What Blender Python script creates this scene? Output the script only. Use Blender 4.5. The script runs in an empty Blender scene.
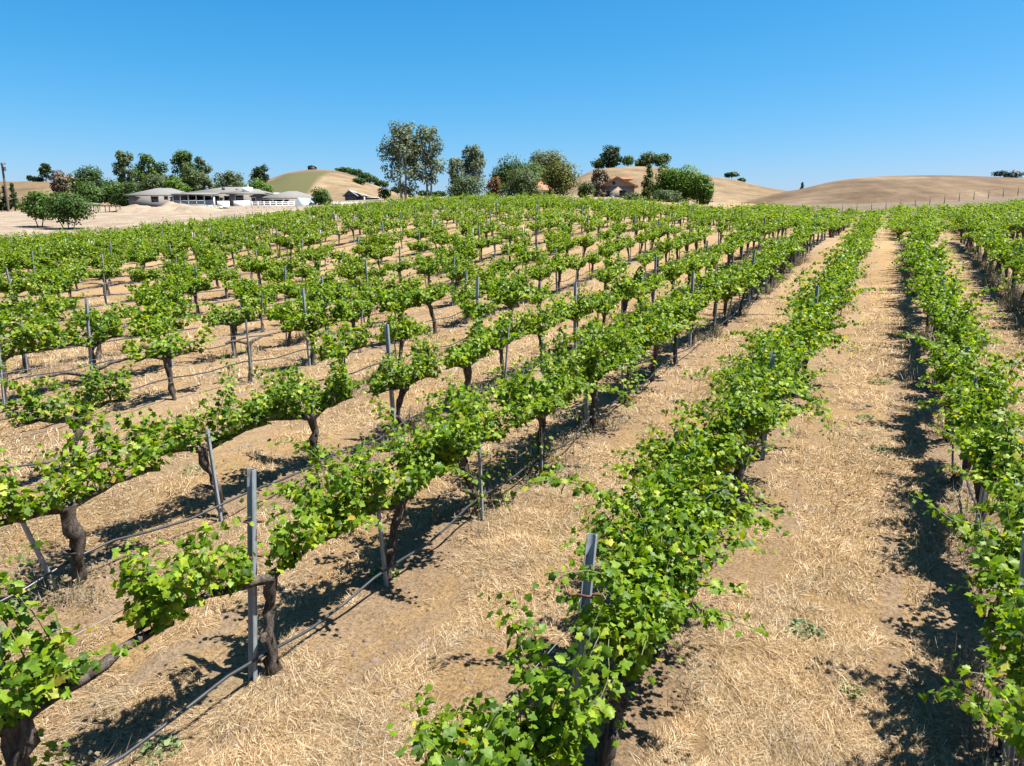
import bpy, math, random
import numpy as np
R = math.radians
C = bpy.context.scene.collection
SC = bpy.context.scene
# ------------------------------------------------------------------ camera numbers
F, PX, PY, PITCH, YAW, H = 710.0, 512.0, 383.0, R(12.2), R(27.8), 3.3
fw = np.array([-math.sin(YAW)*math.cos(PITCH), math.cos(YAW)*math.cos(PITCH), -math.sin(PITCH)])
rt = np.array([math.cos(YAW), math.sin(YAW), 0.0])
up = np.cross(rt, fw)
EYE = np.array([0.0, 0.0, H])
def at(px, py, Z):
    return EYE + Z*(fw + rt*(px-PX)/F - up*(py-PY)/F)
def project(p):
    v = np.asarray(p, float) - EYE
    z = v @ fw
    zz = np.where(np.abs(z) < 1e-6, 1e-6, z)
    return PX + F*(v @ rt)/zz, PY - F*(v @ up)/zz, z
# ------------------------------------------------------------------ noise
def _hash(ix, iy, seed):
    h = (ix.astype(np.int64)*374761393 + iy.astype(np.int64)*668265263 + seed*1442695041) & 0x7fffffff
    h = ((h ^ (h >> 13))*1274126177) & 0x7fffffff
    h = (h ^ (h >> 16)) & 0xffff
    return h/65535.0
def vnoise(x, y, seed=0):
    x = np.asarray(x, float); y = np.asarray(y, float)
    ix, iy = np.floor(x), np.floor(y)
    fx, fy = x-ix, y-iy
    fx = fx*fx*(3-2*fx); fy = fy*fy*(3-2*fy)
    a = _hash(ix, iy, seed); b = _hash(ix+1, iy, seed); c = _hash(ix, iy+1, seed); d = _hash(ix+1, iy+1, seed)
    return (a*(1-fx)+b*fx)*(1-fy) + (c*(1-fx)+d*fx)*fy - 0.5
# ------------------------------------------------------------------ terrain
CP = [(0,0,0),(0,-15,-.3),(1,6,.08),(4,5,.1),(-3.9,4,.03),(-6.35,4,.16),(-6.35,8,.2),(-11.25,6.5,.25),(-15,10,.32),
      (-30,5,.4),(-8,-10,0),(10,10,.4),(-18.9,20.6,.5),(-29.6,28,1.45),(-53.3,29,1.2),(-18.1,30.5,1.5),
      (-30.7,56,4.4),(-43,44.7,3.4),(-69,35,1.3),(-67,46,2.1),(-14.7,62,3.7),(-1.33,15.6,.55),(-.8,51.5,2.6),(-.6,34,1.6),
      (1,58,2.45),(3,66,2.4),(-8,70,3.0),(4.9,142,4.9),(-2.5,138,4.1),(12.6,158,7.2),(14,60,3.2),(28,110,6.5),(8,35,2.0),
      (18,140,7.0),(30,150,9.5),(40,40,3),(-90,10,1.0),(-50,0,.5)]
for a in [(10,230,80),(60,229,84),(150,220,98),(240,213,110),(330,206,112),(200,206.5,145),(300,205,140),(130,206,150),(20,212,165),
          (400,201,120),(470,199.5,120),(540,198.5,130),(615,197,150),(680,203,110),(620,193,200),(450,196,200),(250,202,200),(760,207,170)]:
    p = at(*a); CP.append(tuple(p))
CP = np.array(CP, float)
def _tps_fit(P, lam=0.02):
    n = len(P); S = 40.0
    X = P[:, :2]/S
    d2 = ((X[:, None]-X[None])**2).sum(-1)
    K = np.where(d2 > 0, d2*np.log(np.maximum(d2, 1e-12))*.5, 0) + lam*np.eye(n)*0.05
    Q = np.c_[np.ones(n), X]
    A = np.block([[K, Q], [Q.T, np.zeros((3, 3))]])
    return X, np.linalg.solve(A, np.r_[P[:, 2], 0, 0, 0]), S
_TX, _TW, _TS = _tps_fit(CP)
def gz(x, y):
    x = np.atleast_1d(np.asarray(x, float)); y = np.atleast_1d(np.asarray(y, float))
    out = np.empty(x.size)
    xf, yf = x.ravel()/_TS, y.ravel()/_TS
    for i in range(0, x.size, 20000):
        q = np.c_[xf[i:i+20000], yf[i:i+20000]]
        d2 = ((q[:, None]-_TX[None])**2).sum(-1)
        K = np.where(d2 > 0, d2*np.log(np.maximum(d2, 1e-12))*.5, 0)
        out[i:i+20000] = K @ _TW[:-3] + _TW[-3] + q @ _TW[-2:]
    r = np.hypot(x, y).ravel()
    w = np.clip((r-170)/130, 0, 1); w = w*w*(3-2*w)
    back = np.clip(-(y.ravel()+12)/40, 0, 1)
    w = np.maximum(w, back)
    tgt = np.where(y.ravel() < 0, 0.0, 6.0)
    return (out*(1-w) + tgt*w).reshape(x.shape)
def g1(x, y): return float(gz(x, y)[0])
def micro(x, y):
    r = np.hypot(x, y)
    fade = np.clip((32-r)/14, 0, 1)
    n = vnoise(x*1.1, y*1.1, 1)*.08 + vnoise(x*3.1, y*3.1, 2)*.055 + vnoise(x*7, y*7, 3)*.035
    return n*fade
def on_ray(px, Z):
    """ground point under the sight line of column px at depth Z"""
    p = at(px, 230, Z); return np.array([p[0], p[1], g1(p[0], p[1])])
# ------------------------------------------------------------------ mesh helpers
def mesh_obj(name, V, FS, mats, parent=None, smooth=False, midx=None):
    """FS: list of int arrays (n,k). midx: material index per array"""
    me = bpy.data.meshes.new(name)
    V = np.ascontiguousarray(V, np.float32)
    me.vertices.add(len(V)); me.vertices.foreach_set('co', V.ravel())
    FS = [np.asarray(f, np.int32) for f in FS]
    keep = [i for i, f in enumerate(FS) if len(f)]
    midx = midx or [0]*len(FS)
    FS2 = [FS[i] for i in keep]; mi = [midx[i] for i in keep]
    tot = np.concatenate([np.full(len(f), f.shape[1], np.int32) for f in FS2])
    loops = np.concatenate([f.ravel() for f in FS2])
    me.loops.add(len(loops)); me.loops.foreach_set('vertex_index', loops)
    me.polygons.add(len(tot))
    st = np.r_[0, np.cumsum(tot)[:-1]].astype(np.int32)
    me.polygons.foreach_set('loop_start', st)
    me.polygons.foreach_set('material_index', np.concatenate([np.full(len(f), m, np.int32) for f, m in zip(FS2, mi)]))
    if smooth: me.polygons.foreach_set('use_smooth', np.ones(len(tot), bool))
    me.update(calc_edges=True); me.validate()
    for m in (mats if isinstance(mats, (list, tuple)) else [mats]): me.materials.append(m)
    o = bpy.data.objects.new(name, me); C.objects.link(o)
    if parent: o.parent = parent
    return o
class MB:
    """collects shapes for one mesh; faces by arity"""
    def __init__(s): s.V = []; s.n = 0; s.F = {}
    def add(s, V, FS, m=0):
        for f in FS:
            f = np.asarray(f, np.int64)
            if len(f): s.F.setdefault((f.shape[1], m), []).append(f + s.n)
        s.V.append(np.asarray(V, float)); s.n += len(V); return s
    def box(s, x0, x1, y0, y1, z0, z1, m=0):
        V = [(x, y, z) for z in (z0, z1) for y in (y0, y1) for x in (x0, x1)]
        return s.add(V, [[(0,2,3,1),(4,5,7,6),(0,1,5,4),(2,6,7,3),(0,4,6,2),(1,3,7,5)]], m)
    def prism(s, poly, a, b, m=0):
        """poly list of (x,z) closed, extruded along y a..b"""
        n = len(poly)
        V = [(x, a, z) for x, z in poly] + [(x, b, z) for x, z in poly]
        s.add(V, [[(i, (i+1) % n, n+(i+1) % n, n+i) for i in range(n)]], m)
        return s.add(V, [[tuple(range(n))[::-1], tuple(range(n, 2*n))]], m)
    def tube(s, pts, rad, k=8, m=0, rough=0, seed=0, cap=True):
        pts = np.asarray(pts, float); n = len(pts)
        rad = np.broadcast_to(np.asarray(rad, float), (n,))
        t = np.gradient(pts, axis=0); t /= np.linalg.norm(t, axis=1)[:, None] + 1e-9
        a = np.array([0, 0, 1.]) if abs(t[:, 2]).mean() < .75 else np.array([1., 0, 0])
        u = np.cross(t, a); u /= np.linalg.norm(u, axis=1)[:, None] + 1e-9
        w = np.cross(t, u)
        th = np.arange(k)*2*math.pi/k
        rr = np.repeat(rad[:, None], k, 1)
        if rough:
            rg = np.random.RandomState(seed)
            base = rg.uniform(-1, 1, k)[None]*.6 + rg.uniform(-1, 1, (n, k))
            rr = rr*(1+rough*base)
        V = pts[:, None] + rr[..., None]*(np.cos(th)[None, :, None]*u[:, None] + np.sin(th)[None, :, None]*w[:, None])
        V = V.reshape(-1, 3)
        Fq = [(i*k+j, i*k+(j+1) % k, (i+1)*k+(j+1) % k, (i+1)*k+j) for i in range(n-1) for j in range(k)]
        s.add(V, [Fq], m)
        if cap:
            s.add(np.r_[V[:k], V[-k:]], [[tuple(range(k)), tuple(range(2*k-1, k-1, -1))]], m)
        return s
    def build(s, name, mats, parent=None, smooth=False):
        keys = sorted(s.F)
        return mesh_obj(name, np.concatenate(s.V), [np.concatenate(s.F[k]) for k in keys], mats, parent, smooth, [k[1] for k in keys])
def empty(name, loc, rz=0.0):
    o = bpy.data.objects.new(name, None); C.objects.link(o)
    o.location = [float(v) for v in loc]; o.rotation_euler = (0, 0, rz); o.empty_display_size = .2
    return o
def tag(o, label=None, cat=None, group=None, kind=None):
    if label: o['label'] = label
    if cat: o['category'] = cat
    if group: o['group'] = group
    if kind: o['kind'] = kind
    return o
# ------------------------------------------------------------------ materials
def newmat(name):
    m = bpy.data.materials.new(name); m.use_nodes = True
    nt = m.node_tree; nt.nodes.clear()
    return m, nt, nt.nodes, nt.links
def ramp(nd, ln, src, stops, interp='LINEAR'):
    r = nd.new('ShaderNodeValToRGB'); cr = r.color_ramp; cr.interpolation = interp
    while len(cr.elements) < len(stops): cr.elements.new(.5)
    for e, (p, c) in zip(cr.elements, stops):
        e.position = p; e.color = (*c, 1) if len(c) == 3 else c
    ln.new(src, r.inputs[0]); return r.outputs[0]
def noise(nd, ln, vec, scale, detail=4, rough=.6, dist=0.0):
    n = nd.new('ShaderNodeTexNoise'); n.inputs['Scale'].default_value = scale
    n.inputs['Detail'].default_value = detail; n.inputs['Roughness'].default_value = rough
    n.inputs['Distortion'].default_value = dist
    if vec is not None: ln.new(vec, n.inputs['Vector'])
    return n.outputs['Fac']
def mix(nd, ln, a, b, fac, mode='MIX'):
    m = nd.new('ShaderNodeMix'); m.data_type = 'RGBA'; m.blend_type = mode
    for s, v in ((m.inputs[6], a), (m.inputs[7], b), (m.inputs[0], fac)):
        if isinstance(v, (int, float)): s.default_value = v
        elif isinstance(v, tuple): s.default_value = (*v, 1)
        else: ln.new(v, s)
    return m.outputs[2]
def math_(nd, ln, op, a, b=None, c=None, clamp=False):
    m = nd.new('ShaderNodeMath'); m.operation = op; m.use_clamp = clamp
    for s, v in zip(m.inputs, (a, b, c)):
        if v is None: continue
        if isinstance(v, (int, float)): s.default_value = v
        else: ln.new(v, s)
    return m.outputs[0]
def mapping(nd, ln, vec, scale=(1, 1, 1), rot=(0, 0, 0)):
    m = nd.new('ShaderNodeMapping'); m.inputs['Scale'].default_value = scale; m.inputs['Rotation'].default_value = rot
    ln.new(vec, m.inputs['Vector']); return m.outputs[0]
KA = .66      # the photograph is exposed bright: base colours sit at their real values, exposure lifts them
def finish(nt, nd, ln, col, rough=.8, bump=None, bstr=.4, bdist=.02, spec=.3, metal=0.0):
    b = nd.new('ShaderNodeBsdfPrincipled'); o = nd.new('ShaderNodeOutputMaterial')
    if not isinstance(col, tuple): col = mix(nd, ln, col, (KA, KA, KA), 1.0, 'MULTIPLY')
    else: col = tuple(c*KA for c in col)
    if isinstance(col, tuple): b.inputs['Base Color'].default_value = (*col, 1)
    else: ln.new(col, b.inputs['Base Color'])
    if isinstance(rough, (int, float)): b.inputs['Roughness'].default_value = rough
    else: ln.new(rough, b.inputs['Roughness'])
    b.inputs['Specular IOR Level'].default_value = spec; b.inputs['Metallic'].default_value = metal
    if bump is not None:
        bp = nd.new('ShaderNodeBump'); bp.inputs['Strength'].default_value = bstr; bp.inputs['Distance'].default_value = bdist
        ln.new(bump, bp.inputs['Height']); ln.new(bp.outputs[0], b.inputs['Normal'])
    ln.new(b.outputs[0], o.inputs[0])
    return b
def coords(nd, kind='Object'):
    return nd.new('ShaderNodeTexCoord').outputs[kind]
def geo_pos(nd):
    return nd.new('ShaderNodeNewGeometry').outputs['Position']
def plain(name, col, rough=.7, var=.18, scale=3.0, spec=.3, metal=0.0, bump=.0, bdist=.01):
    m, nt, nd, ln = newmat(name)
    v = coords(nd)
    n = noise(nd, ln, v, scale, 5, .65)
    d = tuple(c*(1-var) for c in col); l = tuple(min(1, c*(1+var)) for c in col)
    c = ramp(nd, ln, n, [(.3, d), (.7, l)])
    finish(nt, nd, ln, c, rough, n if bump else None, bump, bdist, spec, metal)
    return m
def leafmat(name, stops, trans=.35, tcol=(1.5, 1.45, .6), rough=.45, spec=.35, back=1.25):
    """stops: colours by random leaf"""
    m, nt, nd, ln = newmat(name)
    g = nd.new('ShaderNodeNewGeometry')
    oi = nd.new('ShaderNodeObjectInfo')
    rnd = g.outputs['Random Per Island']
    base = ramp(nd, ln, rnd, stops)
    lf = noise(nd, ln, g.outputs['Position'], 1.3, 2)
    base = mix(nd, ln, base, ramp(nd, ln, lf, [(.35, (.72, .78, .8)), (.65, (1.22, 1.14, 1.0))]), .55, 'MULTIPLY')
    fv = noise(nd, ln, g.outputs['Position'], 55, 3)
    base = mix(nd, ln, base, ramp(nd, ln, fv, [(.3, (.72, .74, .7)), (.7, (1.25, 1.22, 1.2))]), .8, 'MULTIPLY')
    tint = ramp(nd, ln, oi.outputs['Random'], [(0, (.88, .93, .95)), (1, (1.1, 1.05, 1.0))])
    base = mix(nd, ln, base, tint, .8, 'MULTIPLY')
    base = mix(nd, ln, base, (KA, KA, KA), 1.0, 'MULTIPLY')
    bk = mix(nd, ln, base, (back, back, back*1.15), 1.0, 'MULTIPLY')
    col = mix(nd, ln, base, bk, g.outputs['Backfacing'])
    b = nd.new('ShaderNodeBsdfPrincipled'); ln.new(col, b.inputs['Base Color'])
    b.inputs['Roughness'].default_value = rough; b.inputs['Specular IOR Level'].default_value = spec
    t = nd.new('ShaderNodeBsdfTranslucent')
    tc = mix(nd, ln, base, tcol, 1.0, 'MULTIPLY'); ln.new(tc, t.inputs[0])
    mx = nd.new('ShaderNodeMixShader'); mx.inputs[0].default_value = trans
    ln.new(b.outputs[0], mx.inputs[1]); ln.new(t.outputs[0], mx.inputs[2])
    o = nd.new('ShaderNodeOutputMaterial'); ln.new(mx.outputs[0], o.inputs[0])
    return m
M = {}
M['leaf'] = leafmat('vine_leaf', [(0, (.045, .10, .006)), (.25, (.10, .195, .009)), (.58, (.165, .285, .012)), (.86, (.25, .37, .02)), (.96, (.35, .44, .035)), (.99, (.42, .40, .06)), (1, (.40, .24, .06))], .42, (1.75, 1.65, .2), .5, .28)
M['cane'] = plain('green_cane', (.16, .17, .06), .6, .3, 20)
def barkmat(name, dark, light, sc=14):
    m, nt, nd, ln = newmat(name)
    v = mapping(nd, ln, coords(nd), (1, 1, .22))
    n = noise(nd, ln, v, sc, 7, .7, .6)
    n2 = noise(nd, ln, coords(nd), 6, 3)
    c = ramp(nd, ln, n, [(.34, dark), (.66, light)])
    c = mix(nd, ln, c, ramp(nd, ln, n2, [(.4, (.75, .72, .7)), (.6, (1.15, 1.15, 1.15))]), .7, 'MULTIPLY')
    finish(nt, nd, ln, c, .9, n, 1.0, .05, .12)
    return m
M['bark'] = barkmat('vine_bark', (.02, .015, .012), (.23, .19, .16), 22)
M['treebark'] = barkmat('tree_bark', (.06, .05, .04), (.2, .165, .13), 3)
M['gumbark'] = barkmat('gum_bark', (.28, .24, .2), (.55, .5, .44), 2)
def steelmat():
    m, nt, nd, ln = newmat('galvanised_steel')
    v = coords(nd)
    n = noise(nd, ln, mapping(nd, ln, v, (1, 1, .3)), 22, 5, .7)
    c = ramp(nd, ln, n, [(.3, (.26, .30, .33)), (.7, (.42, .46, .49))])
    n2 = noise(nd, ln, v, 5, 6, .75)
    rust = ramp(nd, ln, n2, [(.56, (0, 0, 0)), (.70, (1, 1, 1))])
    c = mix(nd, ln, c, (.20, .10, .055), rust)
    finish(nt, nd, ln, c, .55, n, .15, .004, .4, .25)
    return m
M['steel'] = steelmat()
M['rust'] = plain('rusty_iron', (.13, .055, .035), .85, .4, 30)
M['hose'] = plain('black_hose', (.035, .037, .042), .38, .25, 12, .5)
M['wire'] = plain('trellis_wire', (.32, .33, .34), .4, .15, 10, .5, .6)
# ------------------------------------------------------------------ ground
ROW0, DX = -1.45, 2.45
def groundmat():
    m, nt, nd, ln = newmat('dry_ground')
    p = geo_pos(nd)
    sx = nd.new('ShaderNodeSeparateXYZ'); ln.new(p, sx.inputs[0])
    big = noise(nd, ln, p, .22, 5, .6)
    med = noise(nd, ln, p, 1.5, 7, .72, .3)
    fine = noise(nd, ln, p, 11, 7, .78, .4)
    fib = noise(nd, ln, mapping(nd, ln, p, (9, 2.2, 3), (0, 0, .5)), 6, 6, .8, 1.2)
    fib2 = noise(nd, ln, mapping(nd, ln, p, (2.2, 9, 3), (0, 0, .25)), 6, 6, .8, 1.2)
    fb = math_(nd, ln, 'MAXIMUM', fib, fib2)
    straw = ramp(nd, ln, fb, [(.36, (.16, .098, .046)), (.5, (.345, .232, .115)), (.62, (.50, .35, .185)), (.75, (.62, .465, .27))])
    dirt = ramp(nd, ln, fine, [(.3, (.125, .096, .078)), (.5, (.26, .206, .168)), (.7, (.39, .32, .265))])
    # bare strip below every vine row: distance to the row line, wobbled by noise
    wob = math_(nd, ln, 'MULTIPLY', math_(nd, ln, 'SUBTRACT', med, .5), .28)
    fx = math_(nd, ln, 'FRACT', math_(nd, ln, 'ADD', math_(nd, ln, 'DIVIDE', math_(nd, ln, 'SUBTRACT', sx.outputs[0], ROW0), DX), 100.5))
    d = math_(nd, ln, 'ABSOLUTE', math_(nd, ln, 'SUBTRACT', fx, .5))
    d = math_(nd, ln, 'ADD', d, wob)
    strip = ramp(nd, ln, d, [(.12, (1, 1, 1)), (.26, (0, 0, 0))])
    bare = ramp(nd, ln, med, [(.50, (0, 0, 0)), (.64, (1, 1, 1))])
    k = math_(nd, ln, 'MAXIMUM', math_(nd, ln, 'MULTIPLY', strip, .75), math_(nd, ln, 'MULTIPLY', bare, .62))
    k = math_(nd, ln, 'MULTIPLY', k, ramp(nd, ln, fb, [(.45, (1, 1, 1)), (.62, (.25, .25, .25))]))
    trk = ramp(nd, ln, math_(nd, ln, 'ABSOLUTE', math_(nd, ln, 'SUBTRACT', d, .29)), [(.02, (1, 1, 1)), (.07, (0, 0, 0))])
    k = math_(nd, ln, 'MAXIMUM', k, math_(nd, ln, 'MULTIPLY', trk, math_(nd, ln, 'MULTIPLY', ramp(nd, ln, big, [(.4, (0, 0, 0)), (.6, (1, 1, 1))]), .6)))
    col = mix(nd, ln, straw, dirt, k)
    col = mix(nd, ln, col, ramp(nd, ln, big, [(.36, (.74, .70, .66)), (.64, (1.12, 1.08, 1.03))]), .8, 'MULTIPLY')
    gn = noise(nd, ln, p, .55, 5, .7)
    col = mix(nd, ln, col, (.22, .21, .085), math_(nd, ln, 'MULTIPLY', ramp(nd, ln, gn, [(.60, (0, 0, 0)), (.72, (1, 1, 1))]), .45))
    at_ = nd.new('ShaderNodeAttribute'); at_.attribute_name = 'pad'
    pn = noise(nd, ln, p, .22, 8, .78)
    pad = ramp(nd, ln, pn, [(.35, (.20, .15, .105)), (.5, (.29, .23, .17)), (.65, (.37, .31, .245))])
    pf = math_(nd, ln, 'MULTIPLY', at_.outputs['Fac'], 1.0, clamp=True)
    col = mix(nd, ln, col, pad, pf)
    af = nd.new('ShaderNodeAttribute'); af.attribute_name = 'far'
    col = mix(nd, ln, col, ramp(nd, ln, pn, [(.35, (.13, .10, .068)), (.65, (.22, .175, .125))]), af.outputs['Fac'])
    spk = noise(nd, ln, p, 38, 5, .8)
    col = mix(nd, ln, col, ramp(nd, ln, spk, [(.36, (.42, .37, .33)), (.5, (1, 1, 1)), (.68, (1.3, 1.26, 1.18))]), .95, 'MULTIPLY')
    h = math_(nd, ln, 'ADD', math_(nd, ln, 'MULTIPLY', fb, .7), math_(nd, ln, 'ADD', math_(nd, ln, 'MULTIPLY', fine, .9), math_(nd, ln, 'MULTIPLY', med, 1.4)))
    finish(nt, nd, ln, col, .95, h, .9, .06, .1)
    return m
M['ground'] = groundmat()
def axis(lo, hi, fine, far0, far1, grow=1.09):
    a = list(np.arange(lo, hi+1e-6, fine)); s = fine; v = hi
    while v < far1: s = min(s*grow, 60 if v > 600 else 8 if v < 200 else 20); v += s; a.append(v)
    s = fine; v = lo; pre = []
    while v > far0: s *= grow; s = min(s, 60); v -= s; pre.append(v)
    return np.array(pre[::-1] + a)
gx = axis(-9, 4.5, .075, -1500, 1500); gy = axis(2.2, 12, .075, -300, 2500)
GX, GY = np.meshgrid(gx, gy)
GZ = gz(GX, GY) + micro(GX, GY)
nx, ny = len(gx), len(gy)
idx = np.arange(nx*ny).reshape(ny, nx)
gf = np.stack([idx[:-1, :-1], idx[:-1, 1:], idx[1:, 1:], idx[1:, :-1]], -1).reshape(-1, 4)
ground = mesh_obj('ground', np.stack([GX, GY, GZ], -1).reshape(-1, 3), [gf], M['ground'], smooth=True)
tag(ground, 'dry straw covered vineyard ground with bare dirt under the rows', 'ground', kind='structure')
yl = 53.0
pw = np.clip((GY-(54 + vnoise(GX*.2, GY*.2, 9)*2))/1.5, 0, 1)*np.clip((-34-GX)/8, 0, 1)
pw = np.maximum(pw, np.clip((-71.5-GX)/2, 0, 1)*np.clip((GY-10)/10, 0, 1))*np.clip((230-np.hypot(GX, GY))/40, 0, 1)
fa_ = np.clip((GY-(112+np.clip(GX-4, 0, 40)*1.2))/6, 0, 1)*np.clip((GX+34)/6, 0, 1)
atf = ground.data.attributes.new('far', 'FLOAT', 'POINT'); atf.data.foreach_set('value', fa_.ravel().astype(np.float32))
att = ground.data.attributes.new('pad', 'FLOAT', 'POINT'); att.data.foreach_set('value', pw.ravel().astype(np.float32))

# ------------------------------------------------------------------ hills
def hillmat(name, a, b, c, patch=None):
    m, nt, nd, ln = newmat(name)
    p = geo_pos(nd)
    n = noise(nd, ln, p, .02, 7, .62, .5)
    n2 = noise(nd, ln, mapping(nd, ln, p, (.35, .35, 2.2)), .18, 7, .7, .8)
    col = ramp(nd, ln, n, [(.34, a), (.5, b), (.66, c)])
    col = mix(nd, ln, col, ramp(nd, ln, n2, [(.35, (.68, .66, .64)), (.65, (1.25, 1.2, 1.12))]), .9, 'MULTIPLY')
    n3 = noise(nd, ln, p, 1.2, 4, .7)
    col = mix(nd, ln, col, ramp(nd, ln, n3, [(.35, (.85, .85, .85)), (.65, (1.1, 1.1, 1.1))]), .7, 'MULTIPLY')
    at_ = nd.new('ShaderNodeAttribute'); at_.attribute_name = 'patch'
    sp = nd.new('ShaderNodeSeparateXYZ'); ln.new(p, sp.inputs[0])
    w = nd.new('ShaderNodeTexWave'); w.inputs['Scale'].default_value = .33; w.inputs['Distortion'].default_value = 1.2
    ln.new(p, w.inputs[0])
    gcol = mix(nd, ln, (.075, .085, .035), (.14, .122, .062), ramp(nd, ln, w.outputs['Fac'], [(.3, (0, 0, 0)), (.8, (1, 1, 1))]))
    col = mix(nd, ln, col, gcol, at_.outputs['Fac'])
    finish(nt, nd, ln, col, .95, n3, .3, .3, .05)
    return m
M['hill'] = hillmat('dry_hill', (.095, .068, .045), (.150, .110, .074), (.22, .168, .115))
M['gold'] = hillmat('golden_hill', (.13, .096, .058), (.20, .148, .092), (.28, .215, .14))
HILLS = {}
def hill(name, ridge, front, back, foot, label, seed, patch=None):
    """ridge: (px, py, Z) along the crest; front/back: slope lengths in metres; foot: height of the foot"""
    ridge = np.array(ridge, float)
    s = np.linspace(0, len(ridge)-1, 150)
    from_ = np.arange(len(ridge))
    # smooth (cosine blended) interpolation of the crest
    def cr(v):
        out = []
        for q in s:
            i = int(min(max(math.floor(q), 0), len(v)-2)); t = q-i
            p0, p1, p2, p3 = v[max(i-1, 0)], v[i], v[i+1], v[min(i+2, len(v)-1)]
            out.append(.5*((2*p1)+(-p0+p2)*t+(2*p0-5*p1+4*p2-p3)*t*t+(-p0+3*p1-3*p2+p3)*t**3))
        return np.array(out)
    px, py, Z = cr(ridge[:, 0]), cr(ridge[:, 1]), cr(ridge[:, 2])
    P = np.array([at(a, b, c) for a, b, c in zip(px, py, Z)])
    dirv = P[:, :2]/np.linalg.norm(P[:, :2], axis=1)[:, None]
    t = np.r_[np.linspace(-1, 0, 50)[:-1], np.linspace(0, 1, 30)]
    L = np.where(t < 0, -front, -back)*-1*t*np.sign(t)*np.sign(t)
    L = np.where(t < 0, t*front, t*back)
    at_ = np.abs(t)
    prof = .72*(.5+.5*np.cos(math.pi*at_)) + .28*(1-at_)**1.0
    prof = np.where(at_ < .02, 1.0, prof)
    X = P[:, None, 0] + dirv[:, None, 0]*L[None]
    Y = P[:, None, 1] + dirv[:, None, 1]*L[None]
    Zz = foot + (P[:, None, 2]-foot)*prof[None]
    amp = np.clip(at_*3, 0, 1)[None]*np.clip((1-at_)*4, 0, 1)[None]
    Zz = Zz + (vnoise(X*.012, Y*.012, seed)*7 + vnoise(X*.04, Y*.04, seed+1)*2.0)*amp*np.clip((P[:, None, 2]-foot)/25, .1, 1)
    n, k = X.shape
    ix = np.arange(n*k).reshape(n, k)
    fa = np.stack([ix[:-1, :-1], ix[1:, :-1], ix[1:, 1:], ix[:-1, 1:]], -1).reshape(-1, 4)
    o = mesh_obj(name, np.stack([X, Y, Zz], -1).reshape(-1, 3), [fa], M['hill'] if seed == 41 else M['gold'], smooth=True)
    tag(o, label, 'hill', kind='structure')
    pa = np.zeros(n*k)
    if patch: pa = patch(px[:, None]+0*t[None], t[None]+0*px[:, None]).ravel()
    a = o.data.attributes.new('patch', 'FLOAT', 'POINT'); a.data.foreach_set('value', pa.astype(np.float32))
    def where(qx, qt):
        i = np.argmin(np.abs(px-qx)); j = np.argmin(np.abs(t-qt))
        return np.array([X[i, j], Y[i, j], Zz[i, j]])
    HILLS[len(HILLS)] = where
    return o
hill('hill', [(-420,206,330),(-250,190,330),(-120,185,330),(-40,182.5,330),(20,181.5,330),(55,182,330),(85,185,330),(115,192,330),(150,203,330)], 130, 120, 4, 'low straw coloured hill behind the pole and the house trees', 11)
def gp(px, t):
    e = vnoise(px*.08, t*6, 4)*.12
    return np.clip((338+t*60-px + e*40)/5, 0, 1)*np.clip((px-262)/6, 0, 1)*np.clip((-.14+e*.3-t)/.03, 0, 1)*np.clip((t+.75)/.05, 0, 1)
hill('hill', [(190,212,480),(225,198,480),(255,184,480),(275,177,480),(292,172,480),(312,170,480),(332,171,480),(350,175,480),(372,184,480),(395,192,480),(430,197,480),(465,197,480),(490,197,480),(515,200,480),(560,210,480)], 230, 200, 4, 'rounded tan hill with a green planted patch behind the white house', 21, gp)
hill('hill', [(520,214,400),(548,196,400),(572,181,400),(590,172,400),(606,168.5,400),(638,166.5,400),(668,168.5,400),(700,175,400),(735,180,400),(765,187,400),(800,193,400),(840,200,400),(900,214,400)], 190, 180, 5, 'long tan ridge with trees on top behind the tile roofed house', 31)
hill('hill', [(660,226,290),(700,214,290),(745,202,290),(780,193,290),(800,189.5,290),(830,182.5,290),(860,178.5,290),(895,176.6,290),(950,176,290),(1024,178,290),(1110,182,290),(1230,192,290),(1380,212,290)], 125, 200, 3.0, 'big bare tan hill beyond the end of the vine rows', 41)

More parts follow.
